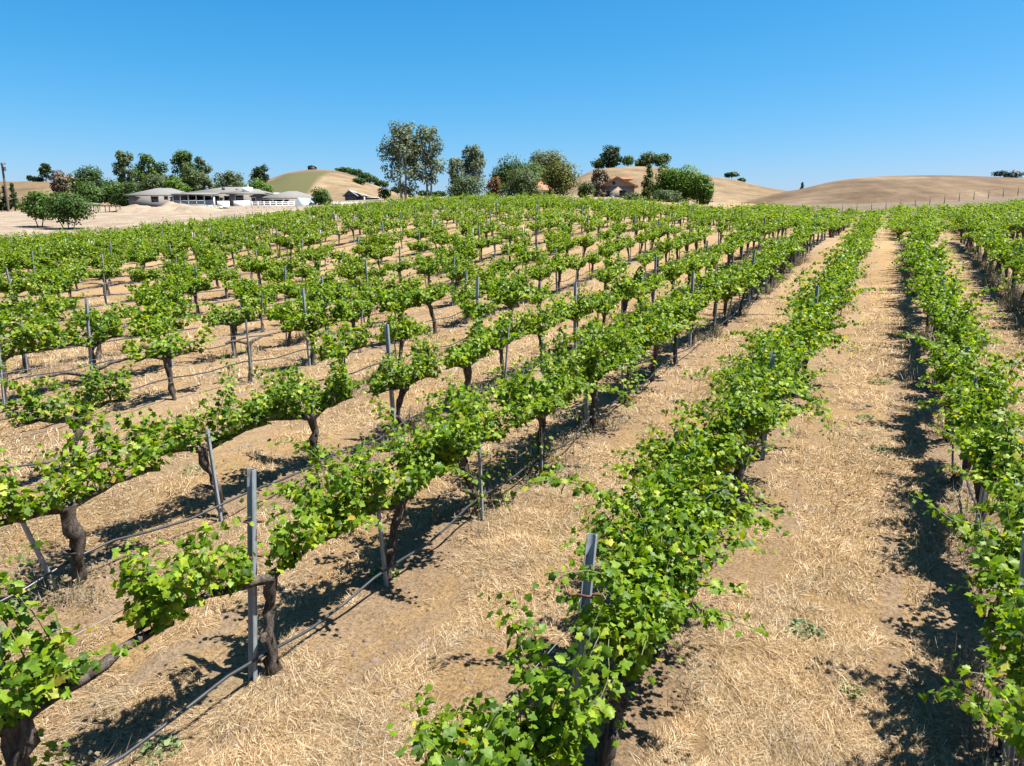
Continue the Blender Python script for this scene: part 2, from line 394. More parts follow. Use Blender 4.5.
# ------------------------------------------------------------------ leaves
_half = [(.2,-.1),(.47,.06),(.40,.27),(.58,.50),(.33,.60),(.22,.80)]
_hi = np.array([(0,.4)] + [(0,.1)] + _half + [(0,1.0)] + [(-a,b) for a,b in _half[::-1]])
HI_F = np.array([(0, i, i+1) for i in range(1, 14)] + [(0, 14, 1)])
def _curl(q, c, d):
    return -c*np.abs(q[:, 0])*.9 - d*q[:, 1]**2*.45
_mid = np.array([(0,0),(.46,.05),(.52,.52),(0,1.0),(-.52,.52),(-.46,.05)])
MID_F = np.array([(0,1,2,3),(0,3,4,5)])
_lo = np.array([(0,0),(.5,.45),(0,1.0),(-.5,.45)])
LO_F = np.array([(0,1,2),(0,2,3)])
def leaves(pos, nrm, vd, size, lod, rg):
    """leaf blades: pos = petiole end, nrm = blade normal, vd = tip direction"""
    q, f = {0: (_hi, HI_F), 1: (_mid, MID_F), 2: (_lo, LO_F)}[lod]
    n = len(pos)
    nrm = nrm/(np.linalg.norm(nrm, axis=1)[:, None]+1e-9)
    v = vd - nrm*(vd*nrm).sum(1)[:, None]; v /= np.linalg.norm(v, axis=1)[:, None]+1e-9
    u = np.cross(v, nrm)
    c = rg.uniform(-.15, .55, n); d = rg.uniform(-.1, .7, n)
    w = -c[:, None]*np.abs(q[None, :, 0]) - d[:, None]*(q[None, :, 1]**2)*.4
    if lod == 0: w = w + rg.uniform(-.06, .06, (n, len(q)))
    V = pos[:, None] + size[:, None, None]*(q[None, :, 0, None]*u[:, None] + q[None, :, 1, None]*v[:, None] + w[..., None]*nrm[:, None])
    FF = (f[None] + (np.arange(n)*len(q))[:, None, None]).reshape(-1, f.shape[1])
    return V.reshape(-1, 3), FF
# ------------------------------------------------------------------ grapevines
def vine_shape(seed, vig=1.0, nsh=9, lod=1, lean=0.0, arm=.78, head=.80, drop=.5, step=.055, lsz=.09, reps=2.0, gaps=(), spread=1.0, skirt=0, bare=False, bias=0.0):
    """one cordon trained vine along local Y. returns dict of parts"""
    rg = np.random.RandomState(seed)
    out = {}
    k = 9 if lod == 0 else 6 if lod == 1 else 4
    # trunk
    n = 12 if lod == 0 else 7 if lod == 1 else 3
    tt = np.linspace(0, 1, n)
    wob = np.cumsum(rg.normal(0, .021, (n, 2)), axis=0)*(.9 if n > 5 else 1.3)
    ln_ = np.array([rg.normal(0, .05), rg.normal(0, .10)+lean])
    pts = np.c_[wob[:, 0]+ln_[0]*tt, wob[:, 1]+ln_[1]*tt**1.5, -.06+(head+.06)*tt]
    pts[:, :2] -= pts[0, :2]
    r = np.interp(tt, [0, .12, .5, .85, 1], [.062, .048, .043, .050, .062])*rg.uniform(.8, 1.2)
    b = MB().tube(pts, r*(1+rg.normal(0, .13, n)), k, rough=.34, seed=seed)
    if lod == 0:   # a pruned spur and a stub
        q = pts[int(n*.45)]
        b.tube([q, q+[rg.uniform(-.05, .05), -.07, .02], q+[rg.uniform(-.1, .1), -.13, .05]], [.03, .026, .02], 6, rough=.2, seed=seed+3)
    out['trunk'] = b
    top = pts[-1]
    arms = []; ab = []
    for sgn in (-1, 1):
        L = arm*rg.uniform(.85, 1.12)
        m = 9 if lod == 0 else 6 if lod == 1 else 3
        s = np.linspace(0, 1, m)
        a = np.c_[top[0]+np.cumsum(rg.normal(0, .014, m)), top[1]+sgn*L*s, top[2]-.03+(.10*np.sin(s*2.2)+np.cumsum(rg.normal(0, .010, m)))]
        a[0] = top + [0, 0, -.03]
        ab.append(MB().tube(a, np.interp(s, [0, .3, 1], [.042, .032, .017]), k if lod else 8, rough=.32, seed=seed+sgn+5))
        arms.append((a, s, L))
    out['arm'] = ab
    if bare: return out
    pos, nr, vd, sz = [], [], [], []
    cb = MB(); ncane = 0
    for (a, s, L), sgn in zip(arms, (-1, 1)):
        for i in range(nsh):
            u = (i+rg.uniform(.1, .9))/nsh
            u = .03+u*.99
            y = sgn*u
            if any(g0 <= y <= g1 for g0, g1 in gaps): continue
            p = np.array([np.interp(u, s, a[:, j]) for j in range(3)])
            side = (rg.choice([-1, 1])*rg.uniform(.05, 1.0)+bias)*spread
            d = np.array([side*.66, rg.normal(0, .38), rg.uniform(.55, 1.55)])
            d /= np.linalg.norm(d)
            Ls = max(.18, rg.normal(.52, .17))*vig
            if rg.rand() < .06: Ls *= 1.6
            g = drop*rg.uniform(.3, 1.5)
            m = max(3, int(Ls/step))
            pp = [p]
            for q in range(m):
                d = d + np.array([rg.normal(0, .10), rg.normal(0, .10), -g*step*2.2*(q/m)*2])
                d /= np.linalg.norm(d)
                pp.append(pp[-1]+d*step)
            pp = np.array(pp)
            pp[:, 2] = np.maximum(pp[:, 2], .12)
            if lod == 0:
                cb.tube(pp[::2] if len(pp) > 4 else pp, np.linspace(.0055, .0025, len(pp[::2] if len(pp) > 4 else pp)), 4, 1, cap=False)
                ncane += 1
            for q in range(1, len(pp)):
                f = q/len(pp)
                nr_ = int(reps*(1 if f < .75 else .6) + rg.rand())
                for _ in range(max(1, nr_)):
                    ax = rg.normal(0, 1, 3); ax[2] = abs(ax[2])*.3
                    ax /= np.linalg.norm(ax)+1e-9
                    pe = pp[q] + ax*rg.uniform(.025, .09)
                    out_ = np.array([np.sign(side)*.55, 0, 0]) + ax*.7
                    nn = out_*rg.uniform(.2, 1.0) + np.array([0, 0, rg.uniform(.25, 1.1)]) + rg.normal(0, .5, 3)
                    vv = ax + out_*.6 + np.array([0, 0, -rg.uniform(.3, 1.1)])
                    pos.append(pe); nr.append(nn); vd.append(vv)
                    sz.append(lsz*rg.uniform(.7, 1.22)*(1-.45*max(0, f-.6)/.4))
    # low water shoots from the trunk foot
    for i in range(skirt):
        p = np.array([rg.normal(0, .1), rg.normal(0, .25), rg.uniform(.1, .55)])
        for q in range(int(10+rg.rand()*14)):
            ax = rg.normal(0, 1, 3); ax /= np.linalg.norm(ax)
            pos.append(np.maximum(p+ax*rg.uniform(.03, .22), [-9, -9, .08])); nr.append(ax*.6+[0, 0, .8]); vd.append(ax+[0, 0, -.6]); sz.append(lsz*rg.uniform(.6, 1.1))
    if not pos: return out
    V, Fq = leaves(np.array(pos), np.array(nr), np.array(vd), np.array(sz), lod, rg)
    fb = MB().add(V, [Fq], 0)
    if ncane:
        base = fb.n
        for kk, arr in cb.F.items():
            fb.F.setdefault(kk, []).extend([x+base for x in arr])
        fb.V += cb.V; fb.n += cb.n
    out['foliage'] = fb
    return out
def vine_object(shape):
    e = empty('grapevine', (0, 0, 0))
    shape['trunk'].build('trunk', M['bark'], e, True)
    for b in shape['arm']: b.build('arm', M['bark'], e, True)
    if 'foliage' in shape: shape['foliage'].build('foliage', [M['leaf'], M['cane']], e)
    return e
def copy_tree(o):
    c = o.copy(); C.objects.link(c)
    for ch in o.children:
        d = ch.copy(); C.objects.link(d); d.parent = c
    return c
# ---- where the vines stand
SP, YEND, KMIN, KMAX = 1.68, 51.5, -28, 6
rs = np.random.RandomState(7)
slots = []
for k in range(KMIN, KMAX+1):
    x = ROW0 + DX*k + (.12 if k == 0 else 0)
    for j in range(-4, 51):
        y = -.1 + SP*j + rs.normal(0, .07) + (.15 if k == -2 else 0)
        if y > YEND + 30*max(0, min(1, (k+25)/6))*max(0, min(1, (-3-k)/2)): continue
        xx = x + rs.normal(0, .03)
        if (k, j) == (-1, 2): xx, y = -3.83, 3.40
        if (k, j) == (0, 2): xx, y = -1.28, 3.72
        slots.append((k, j, xx, y))
far_slots = []
for k in range(-5, 14):
    x = ROW0 + DX*k
    for j in range(0, 58):
        y = 63 + 1.5*j + rs.normal(0, .1)
        far_slots.append((k, 100+j, x - .63 + rs.normal(0, .05), y))
def inframe(x, y, z, m=0):
    a, b, d = project((x, y, z))
    return d > 1.0 and -m <= a <= 1024+m and -m <= b <= 766+m
vis = []
for k, j, x, y in slots:
    z = g1(x, y)
    p = project((x, y, z+1.0))
    if p[2] < 1.2: continue
    hw = 1.0*F/p[2]
    if k < -2 and _hash(np.array(k+500), np.array(j+50), 3) < .14: continue
    if p[0] < -hw or p[0] > 1024+hw or p[1] > 766+.9*F/p[2]: continue
    vis.append([p[2], k, j, x, y, z])
vis.sort()
print('vines in main block', len(vis))
BARE = {(-4, 4), (-4, 6), (-6, 8), (-8, 8), (-10, 10), (-9, 6)}
WORDS = 'first second third fourth fifth sixth seventh eighth ninth tenth eleventh twelfth thirteenth fourteenth fifteenth sixteenth seventeenth eighteenth nineteenth twentieth'.split()
TENS = {20: 'twenty', 30: 'thirty', 40: 'forty'}
def ordn(n):
    if n <= 20: return WORDS[n-1]
    if n % 10 == 0: return {30: 'thirtieth', 40: 'fortieth'}[n]
    return TENS[n//10*10] + '-' + WORDS[n % 10-1]
def rowphrase(k):
    return (ordn(1-k) + ' row, house side of straw lane') if k <= 0 else (ordn(k) + ' row, hill side of straw lane')
def style(k, j, y, rr):
    """vigour by row as in the photograph: full hedges beside the lane, single umbrellas further over"""
    d = dict(vig=1.0, nsh=8, drop=.55, spread=1.0, arm=.74)
    if k in (0, 1): d.update(vig=1.3 if k == 0 else 1.12, nsh=(26 if j < 8 else 20) if k == 0 else 19, arm=.86, spread=1.3 if k == 0 else 1.1, drop=.7, head=.74 if k == 0 else .82, skirt=1 if rr.rand() < .4 else 0)
    elif k >= 2: d.update(vig=1.35, nsh=15, arm=.84, spread=1.2, drop=.7)
    elif k == -1:
        if j >= 4: d.update(vig=1.4, nsh=19, arm=.88, spread=1.2, drop=.8, skirt=4 if j in (4, 5, 7) else 0)
        else: d.update(vig=1.1, nsh=10, arm=.84)
    elif k == -2: d.update(vig=1.15, nsh=12 if j > 3 else 9, arm=.84)
    else: d.update(vig=rr.uniform(.7, 1.15), nsh=rr.randint(8, 14), drop=.7, arm=rr.uniform(.6, .82))
    return d
CUSTOM = {  # the vines nearest the camera, one by one
    (-1, 1): dict(vig=1.25, nsh=19, arm=.9, skirt=9, gaps=((.28, .8),)),
    (-1, 2): dict(vig=.95, nsh=13, arm=1.0, gaps=((-.16, .0), (-.60, -.44))),
    (-1, 3): dict(vig=1.15, nsh=15, arm=.9, gaps=((-.06, .1),)),
    (-1, 4): dict(vig=1.4, nsh=18, arm=.88, skirt=5),
    (-2, 2): dict(vig=1.1, nsh=13, arm=.9),
    (-2, 3): dict(vig=1.0, nsh=14, arm=.95, gaps=((-.12, .12),)),
    (-2, 4): dict(vig=1.15, nsh=14, arm=.9, skirt=2),
    (0, 2): dict(vig=1.15, nsh=27, arm=.92, skirt=5, spread=1.3, head=.66, bias=.12, gaps=((-.7, .0),)),
    (0, 1): dict(vig=.9, nsh=27, arm=1.12, head=.60, spread=1.05, bias=-.12),
}
proto = {}
def template(kind, v):
    key = (kind, v)
    if key not in proto:
        P = {'hedge': dict(vig=1.35, nsh=16, arm=.86, spread=1.25, drop=.75), 'umbrella': dict(vig=1.18, nsh=16, arm=.77, drop=.8, spread=1.2), 'small': dict(vig=.95, nsh=12, arm=.66, drop=.75)}[kind]
        o = vine_object(vine_shape(900+hash(kind[0]) % 1+v*13+{'hedge': 0, 'umbrella': 300, 'small': 600}[kind], lod=1, step=.05, lsz=.084, reps=3.5, **P))
        proto[key] = [o, False]
    pr = proto[key]
    if not pr[1]: pr[1] = True; return pr[0]
    return copy_tree(pr[0])
NEAR_UNIQUE, INDIV = 60, 300
seen = {}
order_in_row = {}
for Z, k, j, x, y, z in sorted(vis, key=lambda q: (q[1], q[4])):
    order_in_row[(k, j)] = seen[k] = seen.get(k, 0)+1
indiv = vis[:INDIV]; rest = vis[INDIV:]
stake_list, post_list = [], []
for i, (Z, k, j, x, y, z) in enumerate(indiv):
    rr = np.random.RandomState(1000+k*97+j*13+5000)
    bare = (k, j) in BARE
    st = style(k, j, y, rr)
    if (k, j) in CUSTOM: st.update(CUSTOM[(k, j)])
    if i < NEAR_UNIQUE or bare:
        lod = 0 if Z < 12 else 1
        o = vine_object(vine_shape(20000+k*331+j*17, lod=lod, step=.037 if lod == 0 else .045, lsz=.060 if lod == 0 else .074, reps=4.2 if lod == 0 else 3.6, lean=rr.normal(0, .06), bare=bare, **st))
        o.location = (x, y, z-.01)
    else:
        kind = 'hedge' if k >= -1 else 'umbrella' if st['vig'] > .88 else 'small'
        o = template(kind, rr.randint(0, 9))
        o.location = (x, y, z-.01); o.rotation_euler = (0, 0, rr.choice([0, math.pi])+rr.normal(0, .06))
        s = rr.uniform(.85, 1.12); o.scale = (s, s, s*rr.uniform(.94, 1.06))
    look = 'leafless' if bare else 'bushy' if k >= -1 and st['nsh'] >= 12 else 'leafy' if st['vig'] > .88 else 'sparse'
    tag(o, '%s grapevine, %s vine up the %s' % (look, ordn(order_in_row[(k, j)]), rowphrase(k)), 'grapevine', 'grapevines planted in rows')
# ---- the vines further off, more than can be counted one by one
lows = []
for v in range(14):
    lows.append(vine_shape(5000+v, vig=[1.45, 1.25, 1.1][v % 3], nsh=[13, 11, 9][v % 3], lod=2, step=.085, lsz=.13, arm=[.82, .76, .66][v % 3], reps=2.4, drop=.7, spread=1.2))
fb, tb = MB(), MB()
def merge(dst, src, x, y, z, ang, s):
    c_, s_ = math.cos(ang), math.sin(ang)
    V = np.concatenate(src.V)*s
    V = V*[getattr(dst, 'wide', 1.0), 1, 1]
    W = np.c_[V[:, 0]*c_-V[:, 1]*s_+x, V[:, 0]*s_+V[:, 1]*c_+y, V[:, 2]+z]
    base = dst.n
    for kk, arr in src.F.items(): dst.F.setdefault((kk[0], dst.mi), []).extend([a+base for a in arr])
    dst.V.append(W); dst.n += len(W)
fb.mi = 0
def far_add(x, y, z, rr, s=1.0, wide=1.0):
    sh = lows[rr.randint(0, 14)] if wide == 1.0 else lows[3*rr.randint(0, 5)]
    fb.wide = wide
    a = rr.choice([0, math.pi])+rr.normal(0, .1); s = s*rr.uniform(.78, 1.15)
    fb.mi = 0; merge(fb, sh['foliage'], x, y, z, a, s)
    fb.mi = 1; merge(fb, sh['trunk'], x, y, z, a, s)
    for b in sh['arm']: merge(fb, b, x, y, z, a, s)
rr = np.random.RandomState(77)
for Z, k, j, x, y, z in rest: far_add(x, y, z, rr)
fz = gz([q[2] for q in far_slots], [q[3] for q in far_slots])
for (k, j, x, y), z in zip(far_slots, fz):
    if inframe(x, y, z+1, 40) and y < (92 if x < -1.2 else 108+1.5*max(0, min(x-3, 26))) and rr.rand() < .97: far_add(x, y, z, rr, .95, 1.9)
o = fb.build('distant_vines', [M['leaf'], M['bark']])
tag(o, 'far green vine rows running up to the houses and over the crest', 'vineyard', kind='stuff')
# ------------------------------------------------------------------ posts, stakes, hoses, wires
def channel(h, w=.055, d=.035, t=.005):
    """open steel channel section, height h, standing 0.3 m in the soil"""
    poly = [(-w/2, -d/2), (w/2, -d/2), (w/2, d/2), (w/2-t, d/2), (w/2-t, -d/2+t), (-w/2+t, -d/2+t), (-w/2+t, d/2), (-w/2, d/2)]
    n = len(poly); zs = [-.3, h-.015, h]
    V = [(x, y, z) for z in zs for x, y in poly]
    b = MB(); b.add(V, [[(r_*n+i, r_*n+(i+1) % n, (r_+1)*n+(i+1) % n, (r_+1)*n+i) for r_ in range(2) for i in range(n)]])
    top = [2*n+i for i in range(n)]
    b.add(V, [[(top[0], top[1], top[4], top[5])], [(top[1], top[2], top[3], top[4])], [(top[0], top[5], top[6], top[7])]])
    return b
def make_post(h=1.72):
    e = empty('steel_post', (0, 0, 0))
    channel(h, .06, .036).build('post_body', M['steel'], e)
    for zc in (h-.42, h-.70):
        c = MB(); c.tube([(-.085, -.03, zc+.012), (-.03, -.030, zc), (.045, -.030, zc-.004), (.052, 0, zc-.004), (.045, .03, zc-.004), (-.045, .03, zc)], .0095, 6)
        c.build('wire_clip', M['rust'], e)
    return e
def make_stake(h=1.08):
    e = empty('vine_stake', (0, 0, 0))
    channel(h, .034, .026, .004).build('stake_body', M['steel'], e)
    c = MB().tube([(-.03, -.022, h-.2), (.03, -.022, h-.2), (.032, .02, h-.2), (-.03, .02, h-.205)], .0045, 5)
    c.build('wire_tie', M['rust'], e)
    return e
post0, stake0 = make_post(), make_stake()
used = {'p': False, 's': False}
pc, sc_ = 0, 0
farposts = MB()
for Z, k, j, x, y, z in vis:
    rr = np.random.RandomState(3000+k*53+j*7+2000)
    if (j + {-2: 1, -3: 1, -4: 3}.get(k, 0 if k in (-1, 0) else (k*7) % 4)) % 4 == 2:
        tilt = (rr.normal(0, .03), rr.normal(0, .035))
        if (k, j) == (0, 2): tilt = (-.03, .075)
        if (k, j) == (-1, 2): tilt = (0, .0)
        px_, py_ = x-.02+rr.normal(0, .03), y-.09
        if (k, j) == (0, 2): px_, py_, tilt = -1.44, 3.46, (.0, .21)
        if (k, j) == (-1, 2): px_, py_, tilt = -3.91, 3.27, (0, .09)
        if pc < 150:
            o = post0 if not used['p'] else copy_tree(post0); used['p'] = True; pc += 1
            rz_ = rr.normal(0, .15)+YAW+math.pi-.6      # tilt = lean of the top in world x, y
            o.location = (px_, py_, z); o.rotation_euler = (tilt[0]*math.sin(rz_)-tilt[1]*math.cos(rz_), tilt[0]*math.cos(rz_)+tilt[1]*math.sin(rz_), rz_)
            o.scale = (1, 1, rr.uniform(.92, 1.06)*(.86 if k in (0, 1) else 1))
            tag(o, 'tall steel post beside the %s vine up the %s' % (ordn(order_in_row[(k, j)]), rowphrase(k)), 'post', 'steel trellis posts along the vine rows')
        elif y < 52:
            farposts.box(px_-.03, px_+.03, py_-.02, py_+.02, z-.1, z+rr.uniform(1.6, 1.8))
    elif (k <= -1 and rr.rand() < .85) or (k >= 2 and rr.rand() < .5) or (k in (0, 1) and rr.rand() < .3):
        px_, py_ = x+rr.normal(.03, .04), y-.07+rr.normal(0, .02)
        if sc_ < 150:
            o = stake0 if not used['s'] else copy_tree(stake0); used['s'] = True; sc_ += 1
            o.location = (px_, py_, z); o.rotation_euler = (rr.normal(0, .05), rr.normal(0, .06), rr.normal(0, .4)+2.9)
            if (k, j) == (-2, 2): o.location = (-6.4, 3.28, z); o.rotation_euler = (.30, .0, .3)
            o.scale = (1, 1, rr.uniform(.85, 1.25))
            tag(o, 'short steel stake beside the %s vine up the %s' % (ordn(order_in_row[(k, j)]), rowphrase(k)), 'stake', 'short steel stakes at the vine trunks')
        elif Z < 50:
            farposts.box(px_-.02, px_+.02, py_-.015, py_+.015, z-.1, z+rr.uniform(1.0, 1.4))
o = farposts.build('distant_posts', M['steel'])
tag(o, 'thin grey posts standing among the far vine rows', 'posts', kind='stuff')
for k in range(-14, 4):
    x = ROW0+DX*k
    ys = np.arange(0.6, 51, .4) if k > -6 else np.arange(2, 51, .84)
    xs_ = x + .07 + .02*np.sin(ys*1.7+k)
    zz = gz(xs_, ys)
    hz = .17 if k >= -2 else .35
    sag = hz + .06*np.sin(ys*math.pi/SP*1.0+k)**2 + vnoise(ys*.8, ys*0+k, 5)*.10
    b = MB().tube(np.c_[xs_, ys, zz+sag], .0125 if k > -6 else .016, 6)
    o = b.build('drip_hose', M['hose'], smooth=True)
    tag(o, 'black drip hose running along the %s' % rowphrase(k), 'hose', 'drip hoses along the vine rows')
    if k > -8:
        for_h = .98
        b = MB().tube(np.c_[xs_-.09, ys, zz+for_h+.03*np.sin(ys+k)], .0028, 4)
        o = b.build('trellis_wire', M['wire'])
        tag(o, 'thin trellis wire strung along the %s' % rowphrase(k), 'wire', 'trellis wires along the vine rows')
# ------------------------------------------------------------------ dry grass, weeds
def strawmat(name, stops, tr=.25):
    return leafmat(name, stops, tr, (1.1, 1.0, .8), .7, .15, 1.0)
M['straw'] = strawmat('straw', [(0, (.14, .083, .038)), (.25, (.33, .215, .10)), (.65, (.59, .42, .215)), (.9, (.78, .61, .36)), (1, (.9, .78, .54))])
M['weed'] = strawmat('dry_weed', [(0, (.17, .13, .09)), (.5, (.30, .24, .16)), (.85, (.36, .32, .2)), (1, (.22, .26, .1))])
M['green_weed'] = leafmat('green_weed', [(0, (.12, .17, .07)), (1, (.24, .30, .13))], .25, (1.3, 1.3, .7), .6, .2)
def blades(x, y, z, L, wd, az, el, bend):
    """thin curved blades, two quads each"""
    n = len(x)
    d = np.stack([np.cos(az)*np.cos(el), np.sin(az)*np.cos(el), np.sin(el)], -1)
    s = np.stack([-np.sin(az), np.cos(az), np.zeros(n)], -1)*wd[:, None]*.5
    p0 = np.stack([x, y, z], -1)
    p1 = p0 + d*L[:, None]*.5
    d2 = d.copy(); d2[:, 2] -= bend; d2[:, :2] += s[:, :2]*60*(bend[:, None]-.3)
    d2 /= np.linalg.norm(d2, axis=1)[:, None]
    p2 = p1 + d2*L[:, None]*.5
    p2[:, 2] = np.maximum(p2[:, 2], z+.004)
    V = np.stack([p0-s, p0+s, p1-s, p1+s, p2], 1).reshape(-1, 3)
    i = np.arange(n)*5
    q = np.stack([i, i+1, i+3, i+2], -1); t = np.stack([i+2, i+3, i+4], -1)
    return V, q, t
rg = np.random.RandomState(5)
n = 950000
r0, r1 = 2.6, 34.0
rad = r0*(r1/r0)**(rg.rand(n)**1.0)
azv = math.pi/2 + YAW + rg.uniform(-R(44), R(44), n)
x = rad*np.cos(azv); y = rad*np.sin(azv)
rowd = np.abs(((x-ROW0)/DX+100.5) % 1-.5)*DX
dens = vnoise(x*.9, y*.9, 61)+.6*vnoise(x*2.7, y*2.7, 62)
trk_ = np.abs(rowd-.71) < .13
keep = (dens > -.17+.22*trk_-.12*np.clip((rowd-.4)/.5, 0, 1)+.25*(rowd < .35)) & (y < 50)
x, y, rad = x[keep], y[keep], rad[keep]
n = len(x); z = gz(x, y)+micro(x, y)
L = .03 + .15*rg.rand(n)**1.5*np.clip(rad/8, 1, 2.2); wd = rg.uniform(.0013, .0034, n)*np.clip(rad/5.0, .9, 3.8)
el = np.abs(rg.normal(.12, .22, n)); el = np.where(rg.rand(n) < .10, rg.uniform(.5, 1.3, n), el)
V, q, t = blades(x, y, z-.003, L, wd, rg.uniform(0, 2*math.pi, n)*.6+vnoise(x*.7, y*.7, 66)*6, el, rg.uniform(.1, .7, n))
o = mesh_obj('dry_grass', V, [q, t], M['straw'])
tag(o, 'cut yellow straw lying over the lanes between the vines', 'straw', kind='stuff')
n = 9000
rad = 2.8*(22/2.8)**rg.rand(n); azv = math.pi/2 + YAW + rg.uniform(-R(42), R(42), n)
x = rad*np.cos(azv); y = rad*np.sin(azv)
kp = vnoise(x*.8, y*.8, 91)+.5*vnoise(x*3, y*3, 92) > .05
x, y, rad = x[kp], y[kp], rad[kp]; n = len(x)
sz_ = rg.uniform(.006, .02, n)*np.clip(rad/6, .9, 2)*np.where(rg.rand(n) < .06, 2.0, 1)
base = np.array([(-1,-1,-.6),(1,-1,-.6),(1,1,-.6),(-1,1,-.6),(-.7,-.7,.6),(.7,-.7,.6),(.7,.7,.6),(-.7,.7,.6)], float)
V = np.stack([x, y, gz(x, y)+micro(x, y)], -1)[:, None] + sz_[:, None, None]*(base[None]*rg.uniform(.6, 1.3, (n, 1, 3))+rg.normal(0, .22, (n, 8, 3)))
f_ = np.array([(4,5,6,7),(0,1,5,4),(1,2,6,5),(2,3,7,6),(3,0,4,7)])
M['clod'] = plain('soil_clod', (.19, .138, .10), .95, .3, 9, .1)
o = mesh_obj('soil_clods', V.reshape(-1, 3), [(f_[None]+(np.arange(n)*8)[:, None, None]).reshape(-1, 4)], M['clod'])
tag(o, 'small grey brown clods strewn over the bare soil', 'clods', kind='stuff')
# brittle grey-brown weeds standing below the rows
bx = []; 
rg = np.random.RandomState(15)
xs_, ys_, hs_ = [], [], []
for k in range(-8, 4):
    for j in range(0, 330):
        yy = rg.uniform(1, 45); xx = ROW0+DX*k+rg.normal(0, .22)
        pr = 1.0 if k >= 1 else .85 if k in (0, -1, -2) else .4
        if vnoise(yy*.6, k*7.1, 71)[()] > .12-.2*(k >= 1) and rg.rand() < pr and inframe(xx, yy, g1(xx, yy), 30):
            nb = int(rg.uniform(14, 34)); hh = rg.uniform(.12, .42)*(1.35 if k >= 1 else 1)
            xs_.append(xx+rg.normal(0, .07, nb)); ys_.append(yy+rg.normal(0, .07, nb)); hs_.append(np.full(nb, hh)*rg.uniform(.5, 1.2, nb))
x = np.concatenate(xs_); y = np.concatenate(ys_); hh = np.concatenate(hs_); n = len(x)
z = gz(x, y)+micro(x, y); dist = np.hypot(x, y)
V, q, t = blades(x, y, z-.01, hh, rg.uniform(.003, .006, n)*np.clip(dist/6, 1, 3), rg.uniform(0, 6.28, n), rg.uniform(.5, 1.5, n), rg.uniform(0, .5, n))
m_ = int(n*1.3); pi_ = rg.randint(0, n, m_)
lp = np.stack([x[pi_], y[pi_], z[pi_]], -1) + np.stack([rg.normal(0, .08, m_), rg.normal(0, .08, m_), hh[pi_]*rg.uniform(.2, .95, m_)], -1)
V2, f2 = leaves(lp, rg.normal(0, 1, (m_, 3))+[0, 0, .6], rg.normal(0, 1, (m_, 3)), rg.uniform(.015, .04, m_), 2, rg)
b = MB().add(V, [q, t]).add(V2, [f2])
o = b.build('dry_weeds', M['weed'])
tag(o, 'brittle brown weeds standing along the foot of the vine rows', 'weeds', kind='stuff')
# a few green weeds one can count
def ground_hit(px, py):
    d = fw + rt*(px-PX)/F - up*(py-PY)/F
    t = 3.0
    for _ in range(60):
        p = EYE+d*t; t += (p[2]-g1(p[0], p[1]))*.9/max(.05, -d[2])
    return EYE+d*t
for px, py, r_, lab in [(806, 632, .16, 'round green weed in the straw lane nearest the frame edge'), (884, 450, .22, 'low green weed tuft at the shaded edge of the straw lane'),
                        (868, 418, .16, 'small green weed patch halfway up the straw lane'), (160, 750, .12, 'green weed sprouting beside the nearest drip hose'),
                        (385, 575, .14, 'green weed sprout at the foot of a stake on the drip hose'), (205, 470, .3, 'pale green weed tuft between two sparse vine rows'), (880, 382, .2, 'faint green weed patch far up the straw lane'),
                        (850, 690, .1, 'tiny green weed low in the straw lane by the shade')]:
    p = ground_hit(px, py)
    e = empty('green_weed', p)
    m_ = int(60+r_*420)
    rr_ = np.sqrt(rg.rand(m_))*r_; a_ = rg.rand(m_)*6.283
    lp = np.stack([rr_*np.cos(a_), rr_*np.sin(a_), rg.uniform(.005, .06, m_)*(1.2-rr_/r_)], -1)
    V2, f2 = leaves(lp, rg.normal(0, .5, (m_, 3))+[0, 0, 1], np.stack([np.cos(a_), np.sin(a_), .2+0*a_], -1)+rg.normal(0, .4, (m_, 3)), rg.uniform(.018, .04, m_), 1, rg)
    MB().add(V2, [f2]).build('foliage', M['green_weed'], e)
    MB().tube([(0, 0, -.03), (0.01, 0, .05)], .004, 5).build('stem', M['cane'], e)
    tag(e, lab, 'weed')
#==BACKGROUND==
# ------------------------------------------------------------------ trees and shrubs beyond the vines
def crownmat(name, c, tr=.35, spread=.55):
    lo = tuple(v*(1-spread) for v in c); hi = tuple(v*(1+spread) for v in c)
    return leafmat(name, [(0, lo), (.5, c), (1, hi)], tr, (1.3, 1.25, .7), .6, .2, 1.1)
CM = dict(oak=crownmat('oak_leaves', (.058, .112, .026)), pine=crownmat('pine_needles', (.05, .085, .036)), gum=crownmat('gum_leaves', (.165, .205, .12), .3, .55),
          bright=crownmat('bright_leaves', (.10, .19, .02), .3), olive=crownmat('olive_leaves', (.105, .15, .06)), yellow=crownmat('yellow_green_leaves', (.125, .15, .032), .3),
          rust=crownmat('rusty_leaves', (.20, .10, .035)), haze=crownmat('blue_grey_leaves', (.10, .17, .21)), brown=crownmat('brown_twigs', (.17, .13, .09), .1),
          mid=crownmat('mid_green_leaves', (.088, .16, .034)))
